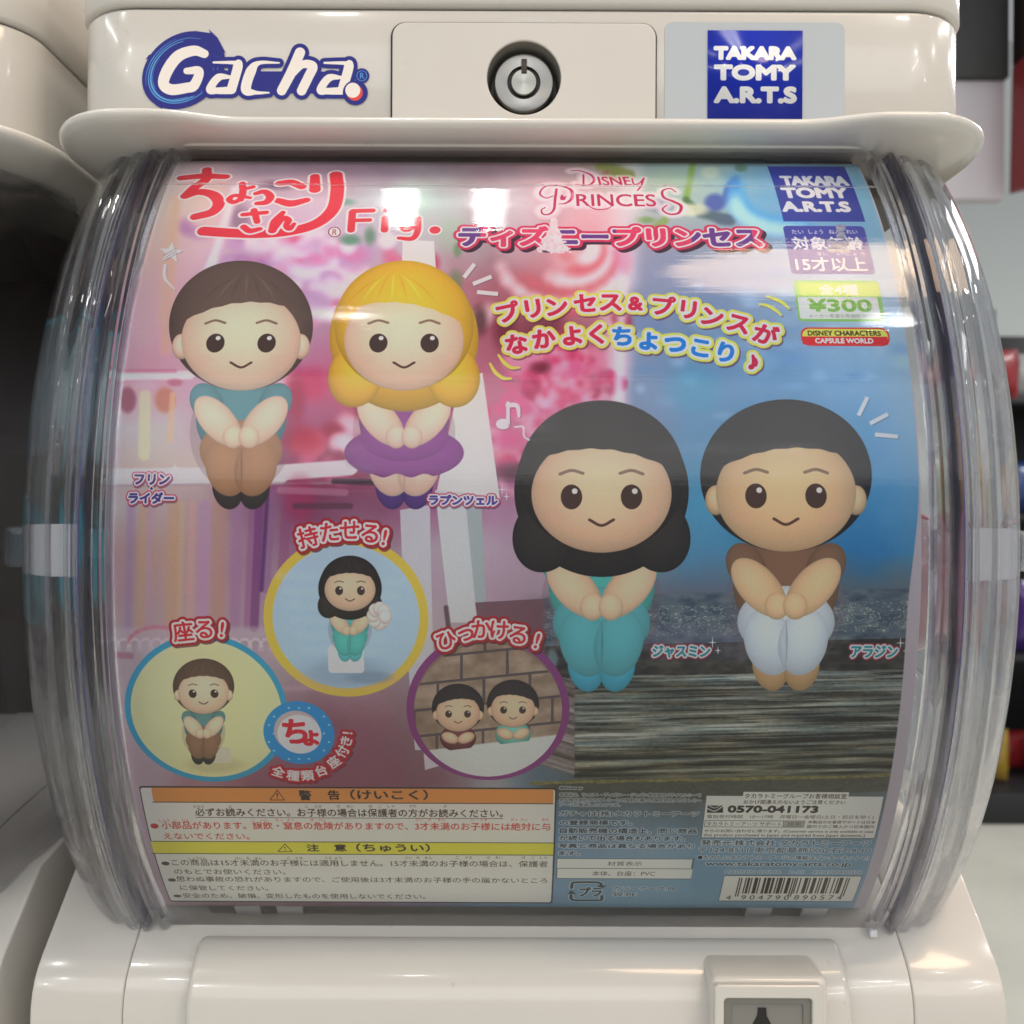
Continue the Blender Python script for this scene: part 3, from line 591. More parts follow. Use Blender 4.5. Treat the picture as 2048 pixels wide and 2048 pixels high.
# bench line first, dolls behind it
P.rect((656, 1290, 728, 1346), (196, 192, 192), r=8)
doll(700, 1172, 52, SK2, (48, 42, 40), (84, 166, 164), (84, 170, 160), (90, 176, 176), hw=1.14, bob=1)
for q in range(9): egg(758 + 12 * math.cos(q * 0.8), 1232 + 15 * math.sin(q * 0.8), 13, 14, (214, 200, 192), lite=0.7)
P.rect((382, 1494, 462, 1526), (190, 184, 168), r=8)
doll(407, 1378, 52, SK, (92, 72, 60), (90, 130, 132), (134, 104, 82), (60, 58, 54), hw=1.18)
def behind(x, y, k, hair, top, part):
    egg(x, y + 1.25 * k, 0.8 * k, 0.6 * k, top, cut=lambda X, Y: (1492 - (X - 976) * 0.12 - Y)); head(x, y, k, SK2, hair, 1.16, part)
    for s_ in (-1, 1): egg(x + s_ * 0.36 * k, y + 1.24 * k, 0.40 * k, 0.24 * k, SK2, s_ * 20)
behind(916, 1420, 45, (46, 42, 46), (110, 60, 66), 0.2); behind(1026, 1412, 45, (46, 42, 46), (110, 180, 170), -0.2)
P.disc((598, 1467), 71, (40, 128, 184))
for i in range(7):
    for j in range(7):
        x, y = 598 + (i - 3) * 20 + (j % 2) * 10, 1467 + (j - 3) * 17
        if 48 < math.hypot(x - 598, (y - 1467) * 1.1) < 68: P.disc((x, y), 2.6, (120, 180, 214))
P.disc((594, 1463), 46, (176, 160, 160)); P.disc((599, 1469), 44, (222, 214, 212))
P.chars([('ち', 590, 1463, 0, None, 62), ('ょ', 622, 1476, 0, None, 46)], 60, (186, 30, 50), 2.6)
HL = ((9.5, (150, 28, 40)), (4.4, (232, 222, 218)))
def heading(it, size=43): P.chars(it, size, (180, 36, 48), 1.2, HL, shadow=(3, 4, (70, 30, 40), 0.7))
heading([('座', 366, 1263, 6), ('る', 408, 1259, 0), ('!', 444, 1259, -8)])
heading([('持', 616, 1074, 14), ('た', 659, 1064, 6), ('せ', 699, 1060, 0), ('る', 740, 1067, -7), ('!', 769, 1075, -12)])
heading([('ひ', 893, 1281, 16), ('っ', 932, 1270, 8), ('か', 963, 1258, 3), ('け', 999, 1260, -3), ('る', 1036, 1270, -10), ('!', 1074, 1282, -16)])
P.chars([('全', 557, 1543, -20), ('種', 586, 1551, -9), ('類', 615, 1551, 4), ('台', 642, 1541, 20), ('座', 667, 1524, 38), ('付', 684, 1503, 56), ('き', 692, 1482, 74), ('!', 695, 1466, 84)], 27, (236, 226, 222), 1.1, ((5.6, (160, 30, 44)),), shadow=(2, 3, (80, 30, 50), 0.6))
# toy names
def toyname(t, b, fill, ringc): P.text(t, b, fill, 1.5, ((5.4, ringc, 0.9), (2.8, (232, 224, 226))), shadow=(2, 3, (50, 30, 50), 0.5))
toyname('フリン', (268, 947, 340, 970), (74, 46, 110), (176, 70, 104)); P.disc((303, 977), 3, (70, 46, 100), layers=((3, (225, 210, 215)),)); toyname('ライダー', (256, 984, 349, 1008), (60, 50, 120), (176, 60, 90))
toyname('ラプンツェル', (857, 989, 996, 1011), (74, 56, 130), (170, 60, 90)); toyname('ジャスミン', (1304, 1290, 1421, 1316), (44, 124, 140), (150, 50, 70)); toyname('アラジン', (1701, 1290, 1796, 1316), (44, 130, 144), (150, 50, 70))
def spark(x, y, r, c=(226, 222, 226)):
    for dx, dy in ((r, 0), (0, r * 1.3)): P.poly([(x - dx, y - dy), (x + (1.3 if dy else 0), y - (1.3 if dx else 0)), (x + dx, y + dy), (x - (1.3 if dy else 0), y + (1.3 if dx else 0))], c)
for x, y, r in ((350, 935, 9), (362, 946, 6), (1004, 979, 10), (1013, 993, 7), (1425, 1285, 10), (1436, 1301, 7), (1801, 1286, 10), (1811, 1302, 7)): spark(x, y, r)

# ---- big brush-written title
def z(x, y): return (200 + x / 3.22, 300 + y / 3.22)
TR, WL = (196, 54, 66), ((4.6, (226, 210, 212)),)
fat = lambda L, g: [(p, np.array(r, float) + g) for p, r in L]
P.strokes(fat([([z(525, 180), z(660, 168), z(808, 172)], [8, 9, 8]), ([z(688, 125), z(680, 190), z(610, 240), z(550, 296)], [8, 9, 9, 8.5]),
           ([z(550, 298), z(640, 270), z(730, 290), z(765, 345), z(720, 400), z(612, 430)], [7, 9, 10.5, 10.5, 9.5, 8.5])], 1.5), TR, WL)
P.strokes(fat([([z(1520, 158), z(1528, 260), z(1500, 380), z(1400, 470), z(1240, 520), z(1050, 540), z(860, 535), z(668, 522)], [11.5, 12, 11.5, 10.5, 10, 9.5, 10.5, 11])], 1.5), TR, WL)
P.strokes(fat([([z(1160, 214), z(1230, 208), z(1300, 236)], [8, 9, 8]), ([z(1146, 325), z(1230, 344), z(1330, 322)], [7, 9.5, 6.5]), ([z(1384, 170), z(1384, 255)], [8, 10])], 1.5), TR, WL)
P.strokes(fat([([z(916, 215), z(920, 270), z(905, 320)], [5.5, 6, 5.5]), ([z(930, 250), z(984, 238)], 4.5), ([z(905, 318), z(860, 336), z(832, 318), z(860, 294), z(905, 296), z(965, 308)], [4.5, 5, 5, 4, 4.5, 3])], 1.5), TR, WL)
P.strokes(fat([([z(1005, 280), z(1060, 268), z(1096, 300), z(1070, 336), z(1012, 344)], [4.5, 6.5, 7, 6.5, 4.5])], 1.5), TR, WL)
P.strokes(fat([([z(922, 416), z(1070, 402)], 4.5), ([z(992, 388), z(1012, 462)], [5.5, 5]), ([z(925, 495), z(965, 520), z(1030, 508)], [5.5, 6, 4])], 1.5), TR, WL)
P.strokes(fat([([z(1178, 402), z(1130, 460), z(1110, 518)], [4, 8, 7]), ([z(1118, 512), z(1175, 442), z(1212, 452), z(1200, 488), z(1222, 506), z(1250, 476)], [5, 6, 6, 5, 5, 3])], 1.5), TR, WL)
def reg(x, y, r, col, bg=(214, 200, 200), w=2.0, br=True):
    if bg: P.disc((x, y), r + 2.5, bg)
    P.strokes([([(x + r * math.cos(t), y + 0.8 * r * math.sin(t)) for t in np.linspace(0, 2 * math.pi, 13)], w * 0.6)], col); P.text('R', (x - r * 0.36, y - r * 0.48, x + r * 0.42, y + r * 0.5), col, 0.3)
reg(669, 464, 12, (130, 56, 60))
P.strokes([([(705, 424), (702, 460)], 7.5), ([(706, 422), (745, 421)], 6.5), ([(703, 441), (739, 440)], 5.5)], TR, WL)
P.strokes([([(771, 436), (769, 460)], 7.5)], TR, WL); P.disc((772, 421), 7, TR, layers=((5, (226, 210, 212)),))
P.strokes([([(836, 437), (835, 462), (824, 477), (798, 476)], [6.5, 6.5, 6, 4.5]), ([(832, 446), (816, 433), (800, 446), (812, 460), (832, 450)], 5.8)], TR, WL)
P.disc((870, 460), 11, TR, layers=((6, (226, 210, 212)),))
# star and hand drawn marks
st = [(342 + (25 if i % 2 == 0 else 11) * math.sin(i * math.pi / 5 + 0.1), 505 - (22 if i % 2 == 0 else 9) * math.cos(i * math.pi / 5 + 0.1)) for i in range(10)]
P.poly(st, (206, 202, 206), shadow=(3, 3, (110, 96, 110), 0.7))
for k in range(3): P.strokes([([(326 + 4 * k, 512 + 4 * k), (354, 496 + 5 * k)], 0.8)], (140, 130, 140))
P.strokes([([(330, 530), (330, 556), (350, 579)], [3, 3.4, 1])], (214, 210, 214), shadow=(2, 2, (120, 100, 120), 0.5))
def ticks(l, c=(228, 218, 218)):
    for a in l:
        (x0, y0), (x1, y1) = a; L = math.hypot(x1 - x0, y1 - y0); nx, ny = -(y1 - y0) / L * 4, (x1 - x0) / L * 4
        P.poly([(x0 + nx, y0 + ny), (x1 + nx, y1 + ny), (x1 - nx, y1 - ny), (x0 - nx, y0 - ny)], c, shadow=(4, 4, (70, 60, 80), 0.5))
ticks([((928, 555), (949, 528)), ((946, 568), (983, 553)), ((954, 584), (996, 588))]); ticks([((1717, 831), (1735, 794)), ((1740, 847), (1776, 828)), ((1750, 869), (1796, 873))])
for pts in ([(980, 727), (990, 744), (1006, 756), (1022, 757)], [(997, 710), (1008, 725), (1022, 735), (1038, 735)], [(1519, 608), (1535, 611), (1551, 620), (1562, 630)], [(1534, 593), (1550, 598), (1566, 606), (1578, 617)]):
    P.strokes([(pts, [2.2, 3.8, 3.8, 2.2])], (222, 216, 84), shadow=(3, 4, (110, 90, 90), 0.6))
P.disc((1006, 848), 14, (226, 214, 220), ry=11, shadow=(4, 4, (110, 60, 90), 0.6)); P.strokes([([(1016, 846), (1016, 806)], 3.6), ([(1016, 810), (1034, 812), (1038, 832)], [5, 4.5, 3])], (226, 214, 220), shadow=(3, 3, (110, 60, 90), 0.5))
P.strokes([([(1030, 854), (1046, 854), (1048, 872), (1058, 880)], 1.8)], (226, 210, 216))

# ---- swirl logo and its line of katakana
LG = (164, 38, 78)
def logo(c, lay, g):
    L = [([(1142, 342), (1158, 341), (1182, 350), (1188, 362), (1174, 371), (1152, 368)], [1.6, 2, 2.8, 2.8, 2.4, 1.4]), ([(1167, 349), (1167, 371)], 2.0)]
    P.strokes([(p, np.array(r) + g) for p, r in L], c, lay)
logo(LG, ((14, (226, 206, 214), 0.8, 1),), 0)
P.text('ISNE', (1196, 353, 1262, 371), LG, 1.0, ((10, (226, 206, 214), 0.7, 1),), shear=-0.1)
P.strokes([([(1204, 346), (1212, 342), (1216, 345), (1207, 349)], 1.2)], LG)
P.strokes([([(1264, 357), (1268, 368), (1279, 366), (1288, 356)], 1.8), ([(1288, 356), (1282, 372), (1275, 381)], [1.8, 2, 1.6])], LG, ((8, (226, 206, 214), 0.5, 1),))
P.strokes([([(1113, 378), (1110, 400), (1108, 418), (1099, 428), (1086, 428), (1083, 420), (1090, 415)], [2.6, 2.8, 2.6, 2.2, 2, 1.6, 1.6]),
           ([(1106, 392), (1092, 396), (1080, 388), (1086, 376), (1100, 371), (1122, 372), (1142, 380), (1144, 396), (1132, 406), (1118, 408)], [1.4, 1.8, 2, 2, 2, 2.4, 3.4, 3.6, 2.4, 1.2])], LG, ((15, (228, 208, 214), 0.8, 1),))
P.poly([(1120, 394), (1124, 388), (1128, 394), (1133, 391), (1130, 400), (1121, 400)], LG)
P.text('RINCES', (1152, 388, 1312, 413), LG, 0.9, ((12, (226, 208, 216), 0.75, 1),)); P.strokes([([(1172, 408), (1190, 418), (1212, 418), (1224, 412)], [1, 1.8, 1.6, 0.8])], LG)
P.strokes([([(1352, 384), (1340, 377), (1325, 382), (1328, 395), (1347, 403), (1362, 412), (1357, 426), (1338, 428), (1325, 419), (1334, 410)], [1.4, 2, 2.4, 2.8, 3.4, 3.4, 2.8, 2.4, 2, 1.4])], LG, ((12, (226, 208, 216), 0.75, 1),))
def two(x0, y0, sh):
    X = np.arange(x0, x0 + sh[1]); a = np.sin(X / 70.0) > 0.15; c = np.where(a[None, :, None], [92, 52, 122.], [190, 56, 92.]); return np.broadcast_to(c, (sh[0], sh[1], 3)).astype(np.float32)
P.text('ディズニープリンセス', (916, 452, 1524, 495), (190, 56, 92), 3.3, ((10, (182, 48, 84)), (3.9, (232, 220, 226))), shadow=(7, 8, (52, 30, 46), 0.95), fillfn=two)

# ---- curved yellow-edged lines
YL = ((10.0, (222, 212, 84)), (5.0, (234, 224, 222))); PR = (184, 36, 68); BL = (26, 112, 190)
P.chars([('プ', 1017, 623, 15), ('リ', 1066, 617, 8), ('ン', 1114, 614, 5), ('セ', 1170, 606, 2), ('ス', 1221, 605, 0), ('&', 1271, 607, -2, None, 44), ('プ', 1328, 611, -6), ('リ', 1377, 619, -9), ('ン', 1425, 634, -13), ('ス', 1477, 648, -17), ('が', 1532, 668, -20)],
        50, PR, 2.3, YL, shadow=(3, 4, (90, 40, 60), 0.6))
P.chars([('な', 1033, 688, 9, None), ('か', 1088, 677, 8, None), ('よ', 1144, 671, 5, None), ('く', 1193, 668, 2, None), ('ち', 1244, 672, -3, BL), ('ょ', 1297, 682, -5, BL, 54), ('っ', 1350, 689, -9, BL, 58), ('こ', 1401, 696, -12, BL), ('り', 1452, 705, -15, BL), ('♪', 1506, 724, -2, None, 46)],
        48, PR, 2.5, YL, shadow=(3, 4, (90, 40, 60), 0.6))

# ---- badges on the right
NB = (50, 58, 134)
P.rect((1553, 333, 1712, 443), NB)
def maker(S_, b, col, tex=False):
    x0, y0, x1, y1 = b; w, h = x1 - x0, y1 - y0; L = [('TAKARA', 0.05, 0.17, 0.90, 0.35), ('TOMY', 0.06, 0.38, 0.90, 0.58), ('A.R.T.S', 0.06, 0.63, 0.93, 0.83)]
    for t, a, b_, c, d in L: S_.text(t, (x0 + w * a, y0 + h * b_, x0 + w * c, y0 + h * d), col, 0.018 * w)
maker(P, (1553, 333, 1712, 443), (214, 210, 212))
P.rect((1575, 452, 1740, 548), (62, 66, 142), r=9)
P.text('たい', (1583, 459, 1607, 468), (226, 226, 230), 0.4); P.text('しょう', (1617, 459, 1646, 468), (226, 226, 230), 0.4); P.text('ねん', (1657, 459, 1681, 468), (226, 226, 230), 0.4); P.text('れい', (1692, 459, 1715, 468), (226, 226, 230), 0.4)
P.text('対象年齢', (1584, 473, 1726, 500), (234, 226, 226), 1.2); P.text('さい', (1634, 504, 1656, 511), (226, 220, 226), 0.3); P.text('いじょう', (1674, 504, 1730, 511), (226, 220, 226), 0.3); P.text('15才以上', (1591, 514, 1734, 543), (234, 226, 226), 1.0)
P.rect((1592, 561, 1764, 643), (120, 172, 92), r=9); P.rect((1598, 566, 1758, 592), (160, 186, 78), r=5); P.rect((1598, 594, 1758, 638), (222, 224, 218), r=4)
P.text('全4種', (1637, 568, 1716, 590), (232, 232, 226), 1.0); P.text('¥300', (1616, 597, 1744, 624), (112, 160, 78), 2.0); P.text('メーカー希望小売価格(税込)', (1618, 628, 1749, 637), (100, 110, 96), 0.1)
P.rect((1602, 655, 1779, 692), (200, 48, 54), r=17); P.rect((1605, 658, 1776, 689), (232, 212, 84), r=15.5); P.rect((1605, 673, 1776, 689), (196, 44, 50), r=0); P.disc((1615, 681), 10, (196, 44, 50), ry=8)
P.text('DISNEY CHARACTERS', (1615, 661, 1762, 672), (70, 58, 30), 0.9); P.text('CAPSULE WORLD', (1630, 676, 1747, 687), (236, 222, 220), 0.9)

# ---- caution box
BK = (52, 46, 44); WB = (202, 198, 190)
P.rect((303, 1574, 1110, 1805), (50, 46, 46), r=6); P.rect((305, 1577, 1107, 1803), WB, r=5)
P.rect((305, 1577, 1107, 1605), (196, 132, 72), r=3); P.rect((305, 1605, 1107, 1606.6), BK); P.rect((305, 1683.6, 1107, 1685), BK); P.rect((305, 1685, 1107, 1708), (196, 190, 70)); P.rect((305, 1708, 1107, 1709.3), BK)
def tri(x0, y0, x1, y1): P.strokes([([(x0, y1), ((x0 + x1) / 2, y0)], 0.8), ([((x0 + x1) / 2, y0), (x1, y1)], 0.8), ([(x1, y1), (x0, y1)], 0.8), ([((x0 + x1) / 2, y0 + 7), ((x0 + x1) / 2, y1 - 7)], [1.6, 0.9])], BK); P.disc(((x0 + x1) / 2, y1 - 3.6), 1.2, BK)
tri(540, 1580, 569, 1600); tri(556, 1688, 584, 1703)
def line(t, x0, y0, x1, y1, c=BK, b=0.35): P.text(t, (x0, y0, x1, y1), c, b)
line('警', 597, 1580, 623, 1601, b=1.0); line('告', 655, 1580, 680, 1600, b=1.0); line('（けいこく）', 700, 1579, 856, 1600, b=1.0)
line('注', 613, 1688, 638, 1703, b=0.9); line('意', 668, 1688, 693, 1703, b=0.9); line('（ちゅうい）', 712, 1687, 860, 1704, b=0.9)
line('必ずお読みください。お子様の場合は保護者の方がお読みください。', 390, 1617, 1006, 1634, b=0.6); P.rect((392, 1635.4, 1006, 1636.6), (80, 76, 74))
RD = (172, 62, 58)
line('小部品があります。誤飲・窒息の危険がありますので、3才未満のお子様には絶対に与', 323, 1644, 1101, 1660, RD, 0.6); line('えないでください。', 327, 1666, 499, 1679, RD, 0.5)
line('この商品は15才未満のお子様には適用しません。15才未満のお子様の場合は、保護者', 343, 1720, 1096, 1733, (72, 66, 64), 0.4); line('のもとでお使いください。', 348, 1738, 571, 1749, (72, 66, 64), 0.35)
line('思わぬ事故の恐れがありますので、ご使用後は3才未満のお子様の手の届かないところ', 353, 1754, 1095, 1765, (72, 66, 64), 0.35); line('に保管してください。', 360, 1771, 536, 1781, (72, 66, 64), 0.35)
line('安全のため、破損、変形したものを使用しないでください。', 366, 1787, 851, 1797, (72, 66, 64), 0.35)
P.disc((309, 1652), 8, RD, ry=7); P.disc((331, 1727), 8, (72, 66, 64), ry=6); P.disc((344, 1760), 8, (72, 66, 64), ry=5.5); P.disc((355, 1792), 8, (72, 66, 64), ry=5)
for t, x, y in (('かなら', 397, 1613), ('よ', 460, 1613), ('こ', 613, 1612.5), ('さま', 636, 1612.5), ('ば', 677, 1612.5), ('あい', 700, 1612.5), ('ほ', 741, 1612.5), ('ご', 760, 1612.5), ('しゃ', 782, 1612), ('かた', 826, 1612), ('よ', 890, 1612),
                ('しょう', 328, 1641), ('ぶ', 350, 1641), ('ひん', 371, 1641), ('ご', 506, 1640), ('いん', 528, 1640), ('ちっ', 558, 1640), ('そく', 581, 1640), ('き', 624, 1640), ('けん', 645, 1640), ('さい', 838, 1639), ('み', 859, 1639), ('まん', 883, 1639), ('こ', 945, 1639), ('さま', 967, 1639), ('ぜっ', 1028, 1639), ('たい', 1049, 1639), ('あた', 1091, 1639),
                ('しょうひん', 395, 1716.5), ('さい', 478, 1716.5), ('み', 496, 1716.5), ('まん', 517, 1716.5), ('こ', 577, 1716), ('さま', 598, 1716), ('てき', 656, 1716), ('よう', 676, 1716), ('さい', 817, 1715.5), ('み', 836, 1715.5), ('まん', 857, 1715.5), ('こ', 915, 1715), ('さま', 937, 1715), ('ば', 977, 1715), ('あい', 998, 1715), ('ほ', 1047, 1715), ('ご', 1066, 1715), ('しゃ', 1087, 1715)):
    n = len(t) * 7.0; line(t, x - n / 2, y - 2.6, x + n / 2, y + 2.6, RD if 1636 < y < 1644 else (90, 84, 80), 0.0)
P.disc((300, 1540), 0.1, BK)

# ---- small print in the middle and at the right
HALO = ((1.9, (200, 204, 206), 0.62),)
def hline(t, x0, y0, x1, y1, b=0.6, c=(44, 50, 54)): P.text(t, (x0, y0, x1, y1), c, b, HALO)
hline('©Disney', 1119, 1573, 1165, 1580); hline('本商品は、ウォルト・ディズニー・ジャパン株式会社のライセンシーで', 1119, 1586, 1402, 1593.5, 0.1); hline('ある株式会社タカラトミーとの契約に基づき株式会社タカラトミー', 1119, 1596.5, 1402, 1604, 0.1); hline('アーツが製造したものです。', 1119, 1606, 1240, 1613, 0.1)
hline('ガチャは(株)タカラトミーアーツ', 1119, 1622, 1398, 1634, 0.4); hline('の登録商標です。', 1119, 1640, 1264, 1650.5); hline('自動販売機の構造上、同じ商品', 1119, 1656, 1394, 1667.5)
hline('が続いて出る場合もあります。', 1118, 1671, 1370, 1682); hline('写真と商品は異なる場合があり', 1117, 1687, 1389, 1697); hline('ます。', 1117, 1702, 1160, 1711)
P.rect((1113, 1717, 1385, 1758), (84, 90, 92)); P.rect((1114.4, 1718.3, 1383.6, 1736.6), WB); P.rect((1114.4, 1737.8, 1383.6, 1756.8), WB)
line('材質表示', 1215, 1723, 1284, 1732, (90, 86, 80), 0.2); line('本体、台座：PVC', 1184, 1742, 1310, 1752, (80, 76, 70), 0.2)
G = (58, 66, 66)
P.strokes([([(1143, 1776), (1145, 1767), (1153, 1764.5), (1190, 1764.5), (1201, 1767), (1203, 1771)], 3.3)], G, HALO); P.poly([(1194, 1770), (1213, 1771), (1203, 1778)], G)
P.strokes([([(1204, 1792), (1203, 1799), (1194, 1800.5), (1152, 1800.5), (1143, 1798), (1142, 1790)], 3.3)], G, HALO); P.poly([(1135, 1788), (1152, 1788), (1143, 1780)], G)
hline('プラ', 1157, 1774, 1204, 1793, 1.2); hline('カラーケース:PP', 1226, 1773, 1353, 1781.5, 0.2); hline('袋:PE', 1225, 1784, 1273, 1793, 0.2)
P.rect((1407, 1591, 1760, 1677), (84, 88, 88)); P.rect((1408.4, 1592.4, 1758.6, 1675.6), WB); P.rect((1486, 1584, 1697, 1600), WB)
line('タカラトミーグループお客様相談室', 1489, 1587, 1694, 1597.5, b=0.3); line('おかけ間違えのないようご注意ください', 1487, 1600, 1691, 1608.5, b=0.2); line('0570-041173', 1455, 1611, 1637, 1626, (50, 46, 44), 1.6)
P.poly([(1415, 1611), (1446, 1611), (1446, 1625.5), (1414, 1625.5)], (50, 46, 44)); P.strokes([([(1415, 1617), (1430, 1622), (1446, 1612)], 1.1), ([(1418, 1612), (1430, 1616), (1440, 1611)], 0.8)], WB)
line('電話受付時間　10～17時　月曜日～金曜日(土日・祝日を除く)', 1414, 1630, 1748, 1638.5, (84, 80, 76), 0.15)
P.rect((1409, 1641, 1609, 1654.5), (90, 90, 88)); P.rect((1410.2, 1642.2, 1566, 1653.4), WB); P.rect((1567, 1642.2, 1608, 1653.4), (150, 148, 144)); line('タカラトミーアーツ サポート', 1413, 1643.4, 1563, 1652, (70, 66, 62), 0.2); line('検索', 1574, 1643.6, 1603, 1652.4, (96, 92, 90), 0.2)
line('本製品のお客様サポートは日本', 1616, 1641, 1751, 1647.5, b=0.1); line('国内でのご購入かつ日本国内', 1614, 1650, 1748, 1656.5, b=0.1)
line('からのお問い合わせに限ります。(Customer service is only available in case', 1409, 1659, 1747, 1666.5, b=0.1); line('this product purchased in Japan and inquired from Japan domestic.)', 1407, 1667.6, 1730, 1675, b=0.15)
hline('発売元:株式会社 タカラトミーアーツ', 1402, 1680, 1742, 1692, 0.5); hline('〒124-8511 東京都葛飾区立石7-9-10', 1398, 1694.5, 1742, 1706, 0.15); hline('●たのしいタカラトミーアーツの情報はインターネットで!', 1395, 1711, 1738, 1720, 0.2)
hline('www.takaratomy-arts.co.jp', 1411, 1723, 1702, 1735, 0.6); hline('MADE IN CHINA　D-21　4904790490576', 1450, 1741, 1724, 1747.5, 0.0, (96, 108, 116))
P.rect((1442, 1751, 1716, 1803), (84, 88, 88)); P.rect((1443.4, 1752.4, 1714.6, 1801.8), (200, 196, 188))
Lc = '0001101 0011001 0010011 0111101 0100011 0110001 0101111 0111011 0110111 0001011'.split(); par = 'LGLLGG LGGLLG'.split()
dg_ = '4904790890574'; pat = {'0': 'LLLLLL', '1': 'LLGLGG', '2': 'LLGGLG', '3': 'LLGGGL', '4': 'LGLLGG'}[dg_[0]]; bits = '101'
for ch, pq in zip(dg_[1:7], pat):
    c_ = Lc[int(ch)]; bits += c_ if pq == 'L' else ''.join('1' if k == '0' else '0' for k in c_)[::-1]
bits += '01010'
for ch in dg_[7:]: bits += ''.join('1' if k == '0' else '0' for k in Lc[int(ch)])
bits += '101'; bw = (1694 - 1474) / 95
for i, k in enumerate(bits):
    if k == '1': P.rect((1474 + i * bw, 1755.5, 1474 + (i + 1.06) * bw, 1793 if i in (0, 2, 46, 48, 92, 94) else 1787), (52, 48, 44))
line('4', 1452, 1790.5, 1462, 1799.5, b=0.3); line('9 0 4 7 9 0', 1482, 1790.5, 1578, 1799.5, b=0.3); line('8 9 0 5 7 4', 1588, 1790.5, 1684, 1799.5, b=0.3)

# torn patches, white paper margin at the right, light wear of the sheet
w = band((1060, 425, 1160, 510)); X, Y = PX[w], PY[w]; d = np.maximum(np.abs(X - 1108) / np.interp(Y, [430, 445, 470, 505], [5, 7, 15, 36]), np.abs(Y - 470) / 37) + (vnoise(X, Y, 9, 7, 61) - 0.5) * 0.7
t = (1 - sst(0.9, 1.0, d))[..., None]; c = (np.array([206, 190, 194.]) + (vnoise(X, Y, 5, 4, 62) - 0.5)[..., None] * 60) / 255; P.a[w] = P.a[w] * (1 - t) + c * t
for bx in ((1672, 448, 1694, 478), (1652, 478, 1702, 506)):
    w = band(bx); X, Y = PX[w], PY[w]; d = np.maximum(np.abs(X - (bx[0] + bx[2]) / 2) / (bx[2] - bx[0]) * 2, np.abs(Y - (bx[1] + bx[3]) / 2) / (bx[3] - bx[1]) * 2) + (vnoise(X, Y, 8, 6, 65) - 0.5) * 1.0
    t = (1 - sst(0.75, 0.85, d))[..., None]; c = (np.array([128, 130, 146.]) + (vnoise(X, Y, 5, 3, 66) - 0.5)[..., None] * 70) / 255; P.a[w] = P.a[w] * (1 - t) + c * t
q = np.clip((_u - (TW - 6 - 34 * sst(950, 1250, PY))) / 3, 0, 1); P.a[:] = P.a * (1 - q[..., None]) + np.array([0.66, 0.63, 0.66], np.float32) * q[..., None]
P.a *= (1 + (vnoise(_u, _v, 3, 3, 70, 2) - 0.5) * 0.05)[..., None]
P.a[:] = np.clip(P.a, 0, 1)
del PX, PY, _u, _v
PGAIN = 1.68
sheet = grid_sheet('display_sheet', lambda u, v: cyl(XP + (u - 0.5) * PW, 0, PHB + (PHT - PHB) * v), 8, 90, print_mat('printed_sheet', P.image('printed_sheet', PGAIN, haze=0.022), 0.55), thick=0.0006)
tag(sheet, 'curved printed sheet with four seated toys and Japanese lettering behind the clear front', 'display sheet')
# ------------------------------------------------------------------ the setting behind the machines
def flat(name, pts, m, kind='structure'):
    o = mesh_obj(name, pts, [tuple(range(len(pts)))], m, smooth=False)
    if kind: o['kind'] = kind
    return o
M['floor'] = mat('pale_shop_floor', (0.55, 0.54, 0.48), 0.22, mottle=0.25, scale=3)
M['wall'] = mat('grey_green_wall', (0.74, 0.78, 0.76), 0.6, mottle=0.05, scale=2)
M['fascia'] = mat('charcoal_fascia', (0.05, 0.052, 0.052), 0.6, mottle=0.15)
M['board'] = mat('white_board', (0.66, 0.62, 0.66), 0.45, mottle=0.04)
M['redp'] = mat('dark_red_panel', (0.24, 0.018, 0.022), 0.45, mottle=0.1)
M['blackp'] = mat('black_red_panel', (0.012, 0.004, 0.004), 0.5)
M['brown'] = mat('dark_brown_board', (0.035, 0.022, 0.015), 0.5, mottle=0.3, scale=4)
M['rack'] = mat('black_rack', (0.012, 0.012, 0.014), 0.5)
flat('floor', [(-5, -4, 0), (7, -4, 0), (7, 9, 0), (-5, 9, 0)], M['floor'])
o = box('wall', (-5, 5.2, -0.01), (7, 5.35, 3.4), M['wall'], bevel=0); o['kind'] = 'structure'
o = box('back_partition', (-2.2, 0.70, 0.0), (0.20, 0.72, 1.44), M['brown'], bevel=0.002); tag(o, 'dark brown partition standing behind the two machines', 'partition')
def px(x, y, D): return ((x - 1024) / F * D, D, EYE + (1024 - y) / F * D)
o = box('header_panel', (1.20, 3.0, px(0, 150, 3)[2]), (px(2016, 0, 3)[0], 3.08, 3.2), M['fascia'], bevel=0.004); tag(o, 'charcoal overhead panel beyond the machine at the upper right corner', 'panel')
o = box('white_display_board', (1.20, 3.02, px(0, 390, 3)[2]), (px(2013, 0, 3)[0], 3.07, px(0, 151, 3)[2]), M['board'], bevel=0.004); tag(o, 'white board hanging under the charcoal overhead panel', 'board')
a = px(2019, 0, 3)[0]
o = mesh_obj('red_panel', [(a - 0.006, 2.9, px(0, 385, 3)[2]), (2.4, 2.9, px(0, 225, 3)[2]), (2.4, 2.9, px(0, 130, 3)[2]), (a, 2.9, px(0, 130, 3)[2])] + [(a - 0.006, 3.0, px(0, 385, 3)[2]), (2.4, 3.0, px(0, 225, 3)[2]), (2.4, 3.0, px(0, 130, 3)[2]), (a, 3.0, px(0, 130, 3)[2])],
             [(0, 1, 2, 3), (7, 6, 5, 4), (0, 4, 5, 1), (1, 5, 6, 2), (2, 6, 7, 3), (3, 7, 4, 0)], M['redp'], bevel=0.004)
tag(o, 'dark red slanted panel to the right of the white board', 'panel')
o = box('upper_dark_panel', (a, 2.92, px(0, 129, 3)[2]), (2.4, 3.0, 3.2), M['blackp'], bevel=0.004); tag(o, 'near black panel above the dark red slanted panel', 'panel')
